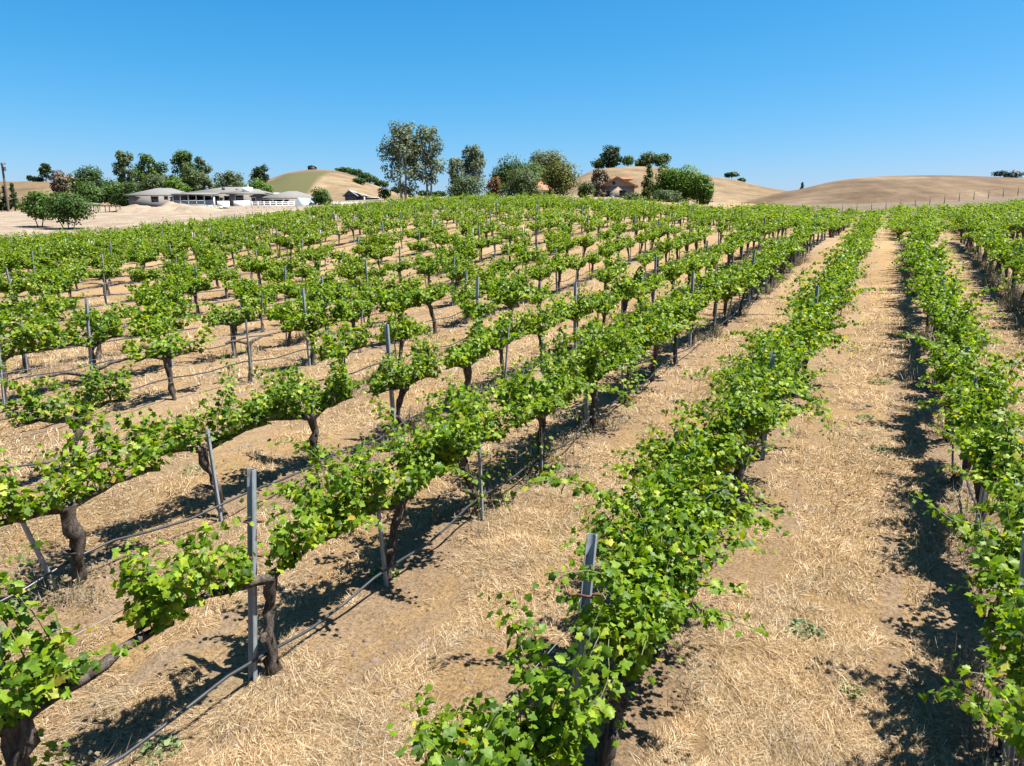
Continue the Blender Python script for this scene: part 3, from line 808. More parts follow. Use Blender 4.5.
def tree(name, label, x0, x1, ytop, Z, look, form='round', base=None, low=.15, stems=1, dens=1.0, seed=0, group=None, cat='tree', leafpx=1.5, pxc=None, sub=0.0):
    rg = np.random.RandomState(seed+int(x0*7)+int(ytop*3))
    cx = (x0+x1)/2 if pxc is None else pxc
    b = on_ray(cx, Z) if base is None else np.array(base, float)
    if base is not None: Z = project(b)[2]
    b[2] -= sub
    W = (x1-x0)/F*Z
    top = at(cx, ytop, Z)[2]
    h = max(top-b[2], W*.25)
    e = empty(name, b)
    # local frame: rt across the view, forward horizontal depth
    X = np.array([math.cos(YAW), math.sin(YAW), 0]); Yv = np.array([-math.sin(YAW), math.cos(YAW), 0]); Zv = np.array([0, 0, 1.])
    z0, z1 = h*low, h
    lobes = []
    if form == 'round':
        for i in range(int(16+W*1.1)):
            v = rg.normal(0, 1, 3); v /= np.linalg.norm(v); r = rg.uniform(.25, .72)
            lobes.append((v[0]*r*W*.5, v[1]*r*W*.45, (z0+z1)/2+v[2]*r*(z1-z0)*.5, W*rg.uniform(.10, .22)))
    elif form == 'flat':
        for i in range(int(14+W*1.2)):
            a, r = rg.uniform(0, 6.283), math.sqrt(rg.rand())*.85
            lobes.append((math.cos(a)*r*W*.5, math.sin(a)*r*W*.45, z0+(z1-z0)*(.35+.55*(1-r*r))*rg.uniform(.75, 1.05), W*rg.uniform(.09, .16)))
    elif form == 'tall':
        for i in range(60):
            f = rg.rand(); wv = math.sin(math.pi*min(1, .12+f*.9))**.7
            a = rg.uniform(0, 6.283); r = rg.uniform(.1, .85)*wv
            lobes.append((math.cos(a)*r*W*.5, math.sin(a)*r*W*.5, z0+(z1-z0)*f*.95, W*rg.uniform(.06, .14)))
    elif form == 'pine':
        for i in range(80):
            f = rg.rand(); a = rg.uniform(0, 6.283); r = rg.uniform(.05, 1.0)*(1-.5*f)
            lobes.append((math.cos(a)*r*W*.5, math.sin(a)*r*W*.5, z0+(z1-z0)*(f*.92+.04), W*rg.uniform(.04, .09)))
    elif form == 'gum':
        for i in range(58):
            f = rg.rand()**.85; a = rg.uniform(0, 6.283); r = rg.uniform(.25, 1.0)*(.55+.5*math.sin(math.pi*f))
            lobes.append((math.cos(a)*r*W*.48, math.sin(a)*r*W*.48, z0+(z1-z0)*(.05+f*.9), W*rg.uniform(.06, .13)))
    elif form == 'cone':
        for i in range(34):
            f = rg.rand(); a = rg.uniform(0, 6.283); r = (1-f)*rg.uniform(.4, 1)
            lobes.append((math.cos(a)*r*W*.45, math.sin(a)*r*W*.45, z0+(z1-z0)*f*.97, W*(.06+.14*(1-f))))
    elif form == 'bush':
        for i in range(int(16+W)):
            a, r = rg.uniform(0, 6.283), math.sqrt(rg.rand())*.8
            lobes.append((math.cos(a)*r*W*.5, math.sin(a)*r*W*.5, (z1)*rg.uniform(.1, .95)*(1-.4*r*r), W*rg.uniform(.10, .18)))
    lobes = np.array(lobes)
    # limbs reach the lobes
    tb = MB()
    th = h*(.5 if form in ('round', 'flat', 'bush') else .93)
    for s in range(stems):
        off = (s-(stems-1)/2)*W*.10
        n = 7; t = np.linspace(0, 1, n)
        lean_ = off*2.2+rg.normal(0, .03)*h
        pts = off*X[None]+ (lean_*t**1.3)[:, None]*X[None] + (rg.normal(0, .02)*h*t)[:, None]*Yv[None] + (-.3+(th+.3)*t)[:, None]*Zv[None]
        r0 = max(.10, h*.022)*(1 if stems == 1 else .75)
        tb.tube(pts, r0*(1-.75*t), 7, rough=.12, seed=s)
        for i in range(7 if form != 'bush' else 4):
            L = lobes[rg.randint(len(lobes))]
            tgt = L[0]*X+L[1]*Yv+L[2]*Zv
            f = np.clip((L[2]/h)*.55, .2, .8); q = np.array([np.interp(f*h/th if f*h/th < 1 else .95, t, pts[:, c]) for c in range(3)])
            tb.tube([q, (q+tgt)/2+[0, 0, .06*h*.3], tgt], [r0*.42, r0*.28, r0*.1], 5)
    tb.build('trunk', M['gumbark'] if form == 'gum' else M['treebark'], e, True)
    lp = leafpx*Z/F
    vol = (lobes[:, 3]**2)
    lobes[:, 3] *= 1.45
    N = int(np.clip(dens*13*(W*h*.8)/(lp*lp), 600, 20000))
    ii = rg.choice(len(lobes), N, p=vol/vol.sum())
    v = rg.normal(0, 1, (N, 3)); v /= np.linalg.norm(v, axis=1)[:, None]
    r = lobes[ii, 3]*(rg.uniform(.2, 1.0, N)**.5*1.05+np.abs(rg.normal(0, .12, N)))
    P = lobes[ii, 0][:, None]*X + lobes[ii, 1][:, None]*Yv + lobes[ii, 2][:, None]*Zv
    V3 = v[:, 0, None]*X + v[:, 1, None]*Yv + v[:, 2, None]*Zv*(.8 if form != 'gum' else 1.15)
    P = P + V3*r[:, None]
    P[:, 2] = np.clip(P[:, 2], .05*h, h*1.02)
    Vv, Ff = leaves(P, v+[0, 0, .5]+rg.normal(0, .4, (N, 3)), rg.normal(0, 1, (N, 3))+[0, 0, -.4 if form != 'gum' else -1.2], lp*rg.uniform(.7, 1.45, N), 2, rg)
    MB().add(Vv, [Ff]).build('crown', CM[look], e)
    tag(e, label, cat, group)
    return e
HT = lambda i, px, t: HILLS[i](px, t)
# round trees standing on the pale dirt
tree('broad_tree', 'broad dark green tree on the pale dirt, narrower half of the pair', 23, 58, 190, 86, 'mid', 'round', low=.14, stems=2, seed=1, leafpx=1.9)
tree('broad_tree', 'broad dark green tree on the pale dirt with spreading forked trunks', 48, 90, 191, 84, 'mid', 'round', low=.16, stems=3, seed=2, leafpx=1.9)
# by the pole
for a, lab in [((-4, 7, 177), 'slim dark conifer at the foot of the utility pole'), ((6, 14, 186), 'short dark conifer, middle of three beside the utility pole'), ((13, 23, 184), 'slim dark conifer nearest the round dirt lot trees')]:
    tree('conifer_tree', lab, a[0], a[1], a[2], 150, 'pine', 'cone', low=.12, seed=3, dens=.8)
# on the low hill
tree('hilltop_pine', 'leaning umbrella pine alone on the low hill crest', 38, 55, 164, 1, 'pine', 'pine', base=HT(0, 46, -.03), low=.18, seed=4, dens=.7)
tree('hilltop_shrub', 'tiny round tree on the low hill crest near the pole', 29, 34, 175, 1, 'pine', 'round', base=HT(0, 31, -.02), low=.2, seed=5)
tree('hilltop_shrub', 'low dark bush beside the umbrella pine on the crest', 34, 44, 177, 1, 'pine', 'bush', base=HT(0, 38, -.02), seed=6)
tree('sparse_tree', 'thin brownish tree above the small yellow hill house', 56, 76, 166, 290, 'brown', 'round', low=.2, dens=.6, seed=7)
# the wood behind the white house
for a in [((74, 113, 162), 185, 'oak', 'round', 'large dark oak crown, biggest above the dirt lot'), ((78, 106, 182), 165, 'mid', 'round', 'rounded dark green tree low in front of the large oak'),
          ((98, 130, 173), 190, 'mid', 'round', 'dense green tree between the large oak and the tall pine'), ((112, 150, 183), 180, 'oak', 'round', 'low olive dark tree at the end of the white house'),
          ((121, 143, 153), 195, 'olive', 'gum', 'tall thin pine with open branches left standing above the oaks'), ((141, 163, 154), 200, 'mid', 'gum', 'tall dark pine with ragged crown over the house roof'),
          ((153, 177, 157), 202, 'oak', 'round', 'wide dark pine with rounded top over the house roof'), ((140, 177, 175), 180, 'olive', 'round', 'grey green dome shaped tree just above the house roof ridge'),
          ((168, 192, 176), 178, 'bright', 'round', 'brighter green tree between the grey dome and the tall pines'), ((177, 200, 151), 200, 'mid', 'gum', 'tallest dark tree behind the white house'),
          ((181, 208, 163), 185, 'olive', 'round', 'olive toned tree in front of the tallest dark tree'), ((198, 216, 157), 198, 'olive', 'gum', 'open grey green tree beside the tallest dark tree'),
          ((218, 250, 173), 210, 'olive', 'gum', 'low grey green trees over the house entry roof'), ((250, 275, 179), 170, 'bright', 'round', 'bright green bushy tree behind the house chimney'),
          ((255, 273, 165), 260, 'pine', 'gum', 'dark open tree rising behind the bright bushy tree'), ((313, 335, 187), 128, 'mid', 'round', 'small round dark green tree beside the white coop')]:
    tree('pine_tree' if 'pine' in a[4].split(' with ')[0].split(' tree')[0] and a[0][0] in (121, 141, 153) else 'background_tree', a[4], a[0][0], a[0][1], a[0][2], a[1], a[2], a[3], low=.0 if a[3] != 'pine' else .2, seed=8)
# oaks along the mid hill
for i, (x0, x1, yt, t, lab) in enumerate([(337, 352, 168, -.01, 'dark oak first on the rounded hill shoulder'), (346, 364, 170, -.02, 'dark oak second down the hill shoulder'), (357, 372, 173, -.10, 'largest oak on the rounded hill shoulder'),
        (366, 379, 176, -.06, 'dark oak midway down the hill shoulder'), (353, 367, 179, -.24, 'oak standing lower on the tan slope below the shoulder'), (374, 388, 181, -.02, 'small dark oak low on the hill shoulder'),
        (390, 412, 188, -.10, 'dark oak on the slope beside the tall gum tree'), (418, 432, 191, -.05, 'dark low oak behind the gum trunks'), (430, 447, 192, -.05, 'last small oak past the gum trunks')]):
    tree('oak_tree', lab, x0, x1, yt, 1, 'oak', 'flat', base=HT(1, (x0+x1)/2, t), low=.1, seed=20+i, group='oaks on the rounded hill')
tree('background_tree', 'small olive tree beside the dark shed', 379, 392, 188, 150, 'mid', 'round', low=.1, seed=31)
tree('gum_tree', 'tall open eucalyptus with grey green clumps, taller of the two stems', 385, 424, 126, 150, 'gum', 'gum', low=.06, stems=2, seed=33, dens=.55, leafpx=1.7)
tree('gum_tree', 'leaning pale barked eucalyptus beside the tallest gum', 412, 448, 130, 152, 'gum', 'gum', low=.12, stems=2, seed=35, dens=.42, leafpx=1.7)
tree('gum_tree', 'smaller eucalyptus over the olive bush, shorter side', 448, 466, 160, 148, 'gum', 'gum', low=.25, seed=36, dens=.6)
tree('gum_tree', 'smaller eucalyptus over the olive bush, taller side', 463, 486, 148, 150, 'gum', 'gum', low=.25, seed=37, dens=.7)
tree('olive_bush', 'wide olive green bush below the smaller eucalyptus', 448, 485, 178, 138, 'olive', 'bush', seed=38, cat='bush')
tree('rust_shrub', 'rust brown shrub beside the big dark tree', 487, 504, 178, 140, 'rust', 'bush', seed=39, cat='shrub')
for a in [((491, 532, 153), 165, 'oak', 'round', 'big dark dome shaped tree hiding the second tile roof'), ((515, 548, 158), 168, 'mid', 'round', 'dense mid green tree between the dark dome and grey tree'),
          ((529, 563, 141), 185, 'gum', 'round', 'tallest grey green tree of the cluster by the tile roofs'), ((541, 579, 160), 150, 'yellow', 'round', 'yellow green tree at the edge of the tile roof cluster'),
          ((500, 541, 169), 138, 'olive', 'bush', 'wide grey olive shrub in front of the dark dome tree'), ((576, 594, 181), 140, 'olive', 'round', 'round olive shrub between yellow tree and tile house'),
          ((590, 607, 170), 148, 'brown', 'gum', 'thin brown tree at the corner of the tile roofed house'),
          ((637, 657, 165), 145, 'yellow', 'cone', 'pointed yellow green tree beside the tile house'), ((652, 684, 161), 140, 'bright', 'round', 'bright green tree nearest the tile house'),
          ((664, 704, 162), 138, 'bright', 'round', 'bright green tree in the middle of the bright clump'), ((686, 711, 172), 134, 'bright', 'round', 'bright green tree at the vineyard end of the clump'),
          ((650, 678, 191), 130, 'olive', 'bush', 'grey green shrubs below the bright green clump'), ((624, 642, 191.5), 132, 'olive', 'bush', 'low dull shrub in front of the tile house wall')]:
    tree('garden_shrub' if a[3] == 'bush' else 'garden_tree', a[4], a[0][0], a[0][1], a[0][2], a[1], a[2], a[3], low=-.04, seed=50, cat='shrub' if a[3] == 'bush' else 'tree')
# ridge top trees
for i, (x0, x1, yt, look, form, lab) in enumerate([(601, 620, 146, 'pine', 'gum', 'tall dark tree on the ridge above the tile house'), (591, 608, 159, 'oak', 'round', 'round dark tree at the near end of the ridge group'), (605, 617, 160, 'yellow', 'round', 'yellow green bush under the tall ridge tree'),
        (620, 633, 155, 'mid', 'round', 'small brown green tree between two ridge groups'), (635, 646, 160, 'yellow', 'bush', 'low yellow green bush on the ridge'), (639, 658, 152, 'olive', 'round', 'wide grey green tree in the ridge group'), (653, 671, 153, 'mid', 'round', 'dark green tree at the far end of the ridge group')]):
    tree('ridge_tree', lab, x0, x1, yt, 1, look, form, base=HT(2, (x0+x1)/2, -.03), low=.1, seed=70+i)
tree('ridge_tree', 'umbrella shaped oak alone on the descending ridge', 725, 738, 173, 1, 'oak', 'flat', base=HT(2, 731, -.01), low=.45, seed=80)
tree('ridge_tree', 'tiny bush just past the umbrella shaped oak', 738, 744, 178.5, 1, 'oak', 'bush', base=HT(2, 741, -.01), seed=81)
tree('saddle_tree', 'round dark tree in the saddle between two tan hills', 779, 793, 184, 330, 'oak', 'round', seed=82, low=.05)
tree('saddle_conifer', 'small dark conifer in the saddle between two tan hills', 795, 802, 180.5, 330, 'pine', 'cone', seed=83, low=.05)
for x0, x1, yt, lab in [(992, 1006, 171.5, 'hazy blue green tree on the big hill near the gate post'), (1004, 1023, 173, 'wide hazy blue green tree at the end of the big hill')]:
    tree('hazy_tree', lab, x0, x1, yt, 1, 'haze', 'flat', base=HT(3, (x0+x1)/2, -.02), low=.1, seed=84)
# ------------------------------------------------------------------ buildings
M['stucco'] = plain('grey_stucco', (.25, .232, .214), .9, .06, 1.5)
M['white'] = plain('white_paint', (.95, .95, .93), .6, .04, 2)
M['shingle'] = plain('grey_shingles', (.20, .19, .176), .9, .16, 2.5)
M['fascia'] = plain('pale_fascia', (.55, .53, .50), .8, .05)
M['tile'] = plain('terracotta_tiles', (.46, .20, .11), .85, .3, 2.5)
M['tan'] = plain('tan_stucco', (.42, .33, .25), .9, .07, 1.5)
M['slate'] = plain('slate_boards', (.11, .12, .14), .8, .15, 2)
M['paleroof'] = plain('pale_metal_roof', (.55, .56, .57), .5, .08, 1)
M['blueroof'] = plain('blue_grey_panel', (.38, .47, .55), .5, .08, 1)
M['cream'] = plain('cream_wall', (.72, .62, .38), .9, .05)
M['wood'] = plain('weathered_pole', (.16, .12, .09), .9, .2, 5)
M['dark'] = plain('dark_paint_and_shade', (.02, .02, .022), .5, .2, 2)  # near-black paint, also used for the painted shade in the shed bay
def glassmat():
    m, nt, nd, ln = newmat('dark_window')
    finish(nt, nd, ln, (.02, .025, .03), .08, spec=.6); return m
M['glass'] = glassmat()
M['dirt'] = plain('pale_earth', (.30, .235, .17), .95, .22, .6, .1, bump=.5, bdist=.2)
M['rubble'] = plain('broken_concrete', (.48, .46, .42), .9, .2, 2)
def place(name, px, Z, label, cat):
    p = on_ray(px, Z); e = empty(name, p, YAW); tag(e, label, cat)
    s = Z/F; xc = (px-PX)/F*Z
    def L(qx, qy, d=0.0):
        """picture column/row -> local x, z on the plane d metres behind the front"""
        w = at(qx, qy, Z+d)-p
        return float(w @ np.array([math.cos(YAW), math.sin(YAW), 0])), float(w[2])
    return e, L, s
def hip(x0, x1, y0, y1, ze, zr, inset, ov=.5, th=.18):
    """hip roof: eave box edge plus four slopes, ridge along x"""
    b = MB(); x0 -= ov; x1 += ov; y0 -= ov; y1 += ov; ym = (y0+y1)/2
    V = [(x0, y0, ze), (x1, y0, ze), (x1, y1, ze), (x0, y1, ze), (x0, y0, ze+th), (x1, y0, ze+th), (x1, y1, ze+th), (x0, y1, ze+th), (x0+inset, ym, zr), (x1-inset, ym, zr)]
    return b.add(V, [[(0, 3, 2, 1), (0, 1, 5, 4), (1, 2, 6, 5), (2, 3, 7, 6), (3, 0, 4, 7), (4, 5, 9, 8), (6, 7, 8, 9)], [(5, 6, 9), (7, 4, 8)]])
def gable(x0, x1, y0, y1, ze, zr, ov=.4, th=.16, xr=None):
    """gable roof, ridge along y, gable end facing the front"""
    xm = (x0+x1)/2 if xr is None else xr
    k = (zr-ze)/((x1-x0)/2)
    a, c = x0-ov, x1+ov; za = ze-k*ov
    return MB().prism([(a, za), (xm, zr), (c, za), (c, za+th), (xm, zr+th), (a, za+th)], y0-ov, y1+ov)
def window(e, x0, x1, z0, z1, y=0.0, mat=None):
    b = MB(); t = .09
    b.box(x0-t, x1+t, y-.05, y-.003, z1, z1+t); b.box(x0-t, x1+t, y-.07, y-.003, z0-t, z0)
    b.box(x0-t, x0, y-.05, y-.003, z0, z1); b.box(x1, x1+t, y-.05, y-.003, z0, z1)
    f = b.build('window', mat or M['white'], e)
    g = MB().box(x0, x1, y-.03, y-.002, z0, z1).build('pane', M['glass'], f)
    return f
# --- the long white ranch house
e, L, s = place('ranch_house', 220, 145, 'long pale ranch house with grey hip roofs, white porch and rail', 'house')
X_ = lambda q: L(q, 200)[0]; Z_ = lambda q: L(220, q)[1]
MB().box(X_(132), X_(184), 0, 9, -1.5, Z_(196.2)).build('wall', M['stucco'], e)
hip(X_(131), X_(185), 0, 9, Z_(196.3), Z_(187.3), 4.6).build('roof', M['shingle'], e)
window(e, X_(154.5), X_(161.5), Z_(202.3), Z_(196.8)); window(e, X_(167.5), X_(171), Z_(199.8), Z_(196.8))
MB().box(X_(184), X_(263), 3.2, 12, -1.5, Z_(193.2)).build('wall', M['stucco'], e)
hip(X_(186), X_(262), 3.0, 13, Z_(193.2), Z_(185.2), 6.0).build('roof', M['shingle'], e)
# porch
pr_ = MB(); xa, xb = X_(176.5), X_(219)
zf, zb = Z_(195.6), Z_(193.1)
pr_.add([(xa, -.9, zf), (xb, -.9, zf), (xb, 3.3, zb), (xa, 3.3, zb), (xa, -.9, zf+.2), (xb, -.9, zf+.2), (xb, 3.3, zb+.25), (xa, 3.3, zb+.25)], [[(0, 3, 2, 1), (4, 5, 6, 7), (0, 1, 5, 4), (1, 2, 6, 5), (2, 3, 7, 6), (3, 0, 4, 7)]])
pr_.build('porch_roof', M['shingle'], e)
for q in (177.3, 184.5, 192.3, 200.3, 208.2, 217.3):
    w_ = .16 if q < 210 else .32
    MB().box(X_(q)-w_/2, X_(q)+w_/2, -.6, -.6+w_, -.8, zf-.003).build('porch_post', M['white'], e)
rl = MB(); rz0, rz1 = Z_(205), Z_(200.8)
rl.box(xa, X_(217), -.52, -.46, rz1-.07, rz1); rl.box(xa, X_(217), -.52, -.46, rz0, rz0+.08)
for q in np.arange(xa+.1, X_(217), .16): rl.box(q, q+.06, -.51, -.47, rz0+.08, rz1-.07)
rl.build('railing', M['white'], e)
MB().box(xa, xb, -.9, 3.2, -1.5, rz0-.06).build('porch_floor', M['stucco'], e)
for q in (180.5, 188.3, 196.2, 204.2, 212.4): window(e, X_(q-3), X_(q+3), Z_(203), Z_(195.6), 3.2)
# entry and the block with the chimney
MB().box(X_(219), X_(231), .2, .45, -1, Z_(201.2)).build('patio_wall', M['white'], e)
window(e, X_(221), X_(230), Z_(201), Z_(195.8), 3.2)
MB().box(X_(230.5), X_(262), .8, 3.19, -1.5, Z_(194.6)).build('wall', M['stucco'], e)
hip(X_(230.5), X_(262), .8, 7, Z_(194.6), Z_(188.4), 2.0).build('roof', M['shingle'], e)
window(e, X_(236.5), X_(244.5), Z_(200.2), Z_(195.4), .8); window(e, X_(252.5), X_(256.5), Z_(202), Z_(198), .8)
MB().box(X_(236), X_(252), -.1, .2, -1, Z_(201)).build('patio_wall', M['white'], e)
ch = MB().box(X_(242.6), X_(250.6), 1.6, 3.0, Z_(194.2), Z_(187.2)).build('chimney', M['white'], e)
MB().tube([(X_(247), 2.3, Z_(187.3)), (X_(247), 2.3, Z_(183.5))], .16, 8).build('flue', M['paleroof'], ch)
for q, zq in ((203, 190.3), (217, 187.6), (231, 189.3)):
    MB().box(X_(q)-.25, X_(q)+.25, 4.9, 5.3, Z_(zq)-.3, Z_(zq)+.3).build('roof_vent', M['slate'], e)
# --- right wing further along
e, L, s = place('ranch_wing', 285, 146, 'low pale wing with pyramid like grey roof behind white rail fence', 'house')
X_ = lambda q: L(q, 200)[0]; Z_ = lambda q: L(285, q)[1]
MB().box(X_(263), X_(313), 0, 10, -1.5, Z_(199)).build('wall', M['stucco'], e)
hip(X_(263), X_(313), 0, 10, Z_(199), Z_(190.2), 4.8).build('roof', M['shingle'], e)
for a, b in ((264, 271), (276, 284.5), (286.5, 290.5), (300, 306)): window(e, X_(a), X_(b), Z_(204.5), Z_(200), 0)
MB().add([(X_(251), 10.2, Z_(194.2)), (X_(276), 10.2, Z_(193.5)), (X_(276), 16, Z_(190)), (X_(251), 16, Z_(189)), (X_(251), 10.2, Z_(196)), (X_(276), 10.2, Z_(196)), (X_(276), 16, Z_(196)), (X_(251), 16, Z_(196))],
         [[(0, 1, 2, 3), (4, 7, 6, 5), (0, 4, 5, 1), (1, 5, 6, 2), (2, 6, 7, 3), (3, 7, 4, 0)]]).build('flat_roof', M['white'], e)
# --- white rail fence, coop, low wall
e, L, s = place('rail_fence', 272, 128, 'white three rail fence in front of the low house wing', 'fence')
x0, x1 = L(248, 205)[0], L(296, 205)[0]
for i, q in enumerate(np.linspace(x0, x1, 9)): MB().box(q-.07, q+.07, -.07, .07, -.5, L(272, 201.8)[1]+.05).build('post', M['white'], e)
for yq in (202.3, 204.0, 205.8):
    MB().box(x0, x1, -.11, -.072, L(272, yq)[1]-.07, L(272, yq)[1]+.07).build('rail', M['white'], e)
e, L, s = place('white_coop', 303, 126, 'small white pointed coop with blue grey roof beside the round tree', 'coop')
xa, xb, xm = L(294.5, 200)[0], L(306, 200)[0], L(299.5, 200)[0]; zt = L(303, 197.8)[1]
MB().prism([(xa, -.4), (xb, -.4), (xm, zt)], 0, .25).build('gable_end', M['white'], e)
xc = L(313, 200)[0]
MB().add([(xm, .02, zt+.03), (xb, .02, -.3), (xc+.4, 3.5, -.3), (xm+1.3, 3.5, zt+.03), (xm, .02, zt-.05), (xb-.1, .02, -.38), (xc+.3, 3.5, -.38), (xm+1.3, 3.5, zt-.05)],
         [[(0, 1, 2, 3), (4, 7, 6, 5), (0, 4, 5, 1), (1, 5, 6, 2), (2, 6, 7, 3), (3, 7, 4, 0)]]).build('roof', M['blueroof'], e)
e, L, s = place('white_wall', 345, 128, 'low white wall along the vineyard edge below the dark shed', 'wall')
b = MB(); xa = L(331, 203)[0]; xb = L(366, 203)[0]
b.box(xa, xb, 0, .25, -.6, L(345, 202.8)[1]); b.box(xa-.05, xb+.05, -.05, .3, L(345, 202.8)[1], L(345, 202.3)[1])
b.build('wall', M['white'], e)
# --- dark shed
e, L, s = place('dark_shed', 358, 165, 'dark slate shed with pale gable roof below the tan hill', 'shed')
X_ = lambda q: L(q, 200)[0]; Z_ = lambda q: L(358, q)[1]
xa, xb, xm = X_(346.5), X_(357.5), X_(351)
b = MB().box(xa, xb, 0, 6, -1, Z_(195.2)); b.prism([(xa, Z_(195.2)), (xb, Z_(195.2)), (xm, Z_(191.2))], .002, 6)
b.build('wall', M['slate'], e)
gable(xa, xb, 0, 6, Z_(195.2), Z_(191.0), .5, .18, xm).build('roof', M['paleroof'], e)
xc = X_(366)
MB().box(xb+.003, xc, 1.2, 6, -1, Z_(196)).build('wall', M['slate'], e)
MB().add([(xm+.3, .3, Z_(191.3)), (xc+.4, .3, Z_(195.6)), (xc+.4, 6.4, Z_(195.6)), (xm+.3, 6.4, Z_(191.3)), (xm+.3, .3, Z_(191.9)), (xc+.4, .3, Z_(196.2)), (xc+.4, 6.4, Z_(196.2)), (xm+.3, 6.4, Z_(191.9))],
         [[(0, 1, 2, 3), (4, 7, 6, 5), (0, 4, 5, 1), (1, 5, 6, 2), (2, 6, 7, 3), (3, 7, 4, 0)]]).build('lean_to_roof', M['paleroof'], e)
MB().box(xc-.3, xc, .4, .7, -1, Z_(195.7)).build('post', M['white'], e)
MB().box(X_(367.5), X_(376), 1.5, 5, -1, Z_(198.2)).build('bay_shade_fill', M['dark'], e)  # solid block; the shade inside the bay is put into its colour
MB().box(X_(366.8), X_(378), 1.0, 5.4, Z_(198.2), Z_(197.2)).build('bay_roof', M['paleroof'], e)
# --- tile roofed house
e, L, s = place('tile_roof_house', 617, 150, 'tan stucco house with terracotta gable roof above the vines', 'house')
X_ = lambda q: L(q, 190)[0]; Z_ = lambda q: L(617, q)[1]
xa, xb, xm = X_(601), X_(633), X_(615)
b = MB().box(xa, xb, 0, 11, -1.5, Z_(186.5)); b.prism([(xa, Z_(186.5)), (xb, Z_(186.5)), (xm, Z_(178.8))], .002, 11); b.build('wall', M['tan'], e)
gable(xa, xb, 0, 11, Z_(186.5), Z_(178.5), .7, .28, xm).build('roof', M['tile'], e)
hip(X_(614), X_(635), 7, 15, Z_(178.2), Z_(174.8), 1.5, .3, .3).build('roof', M['tile'], e)
MB().box(X_(615.5), X_(632), 7.5, 14, Z_(182), Z_(178.2)).build('wall', M['tan'], e)
window(e, X_(602), X_(608.5), Z_(197), Z_(191.3), 0, M['tan']); window(e, X_(618.5), X_(625), Z_(196), Z_(191), 0, M['tan'])
MB().tube([(X_(612.5), -.08, Z_(183.8)), (X_(612.5), -.02, Z_(183.8))], .35, 12).build('gable_vent', M['dark'], e)
MB().box(X_(609.5), X_(613.5), -.35, -.05, -1, Z_(193.5)).build('door', M['white'], e)
e, L, s = place('second_tile_house', 540, 158, 'second terracotta roof peeping out between the big shrubs', 'house')
X_ = lambda q: L(q, 190)[0]; Z_ = lambda q: L(540, q)[1]
MB().box(X_(529), X_(551), 0, 9, -1, Z_(191.5)).build('wall', M['tan'], e)
hip(X_(529), X_(551), 0, 9, Z_(191.5), Z_(179.3), 3.4, .5, .3).build('roof', M['tile'], e)
window(e, X_(543.5), X_(549.5), Z_(197), Z_(192.5), 0, M['tan'])
# --- little buildings on the hills
def hut(px, t, hi, w, h, d, wm, rm, name, label):
    p = HT(hi, px, t); e = empty(name, p, YAW); tag(e, label, 'hut')
    b = MB().box(-w/2, w/2, 0, d, -2, h); b.prism([(-w/2, h), (w/2, h), (0, h*1.35)], .002, d); b.build('wall', wm, e)
    gable(-w/2, w/2, 0, d, h, h*1.38, .3, .2).build('roof', rm, e)
    MB().box(-w*.2, w*.2, -.08, -.004, -.5, h*.7).build('door', M['dark'], e)
hut(68, -.12, 0, 5.2, 2.3, 5, M['cream'], M['tile'], 'hill_house', 'tiny cream house among trees on the low hill')
hut(312, -.05, 1, 5.0, 2.0, 4, M['dark'], M['paleroof'], 'hill_shed', 'small dark shed on top of the rounded tan hill')
# --- utility pole
e, L, s = place('utility_pole', 11.5, 148, 'wooden utility pole with crossarm and transformer above dark conifers', 'pole')
zt = L(11.5, 164)[1]; xo = xo2 = 0.0
MB().tube([(xo2, 0, -.5), (xo, 0, zt)], [.24, .18], 8).build('shaft', M['wood'], e)
MB().box(xo-.75, xo+.85, -.2, -.08, zt-.35, zt-.2).build('crossarm', M['wood'], e)
for q in (-.65, 0, .72): MB().tube([(xo+q, -.14, zt-.2), (xo+q, -.14, zt+.05)], .06, 6).build('insulator', M['slate'], e)
MB().tube([(xo+.5, -.1, zt-1.6), (xo+.5, -.1, zt-.8)], .26, 10).build('transformer', M['slate'], e)
# --- yard things on the dirt
e, L, s = place('shade_canopy', 87, 128, 'dark slanted shade panel on thin legs beside the broad trees', 'canopy')
xa, xb = L(80, 205)[0], L(94, 205)[0]; za, zb = L(87, 206.5)[1], L(87, 203.7)[1]
MB().add([(xa, 0, za), (xb, 0, zb), (xb, 3, zb), (xa, 3, za), (xa, 0, za+.12), (xb, 0, zb+.12), (xb, 3, zb+.12), (xa, 3, za+.12)], [[(0, 3, 2, 1), (4, 5, 6, 7), (0, 1, 5, 4), (1, 2, 6, 5), (2, 3, 7, 6), (3, 0, 4, 7)]]).build('panel', M['blueroof'], e)
for q, zz in ((xa+.1, za), (xb-.1, zb)):
    for d_ in (.1, 2.8): MB().box(q-.05, q+.05, d_, d_+.1, -.5, zz+.02).build('leg', M['slate'], e)
e, L, s = place('work_table', 107, 124, 'long rough table with clutter under it on the dirt', 'table')
xa, xb = L(95, 207)[0], L(119, 207)[0]; zt = L(107, 206)[1]
MB().box(xa, xb, 0, 1.6, zt, zt+.12).build('table_top', M['wood'], e)
for q in (xa+.1, (xa+xb)/2, xb-.2):
    for d_ in (.08, 1.4): MB().box(q, q+.1, d_, d_+.1, -.5, zt-.003).build('leg', M['wood'], e)
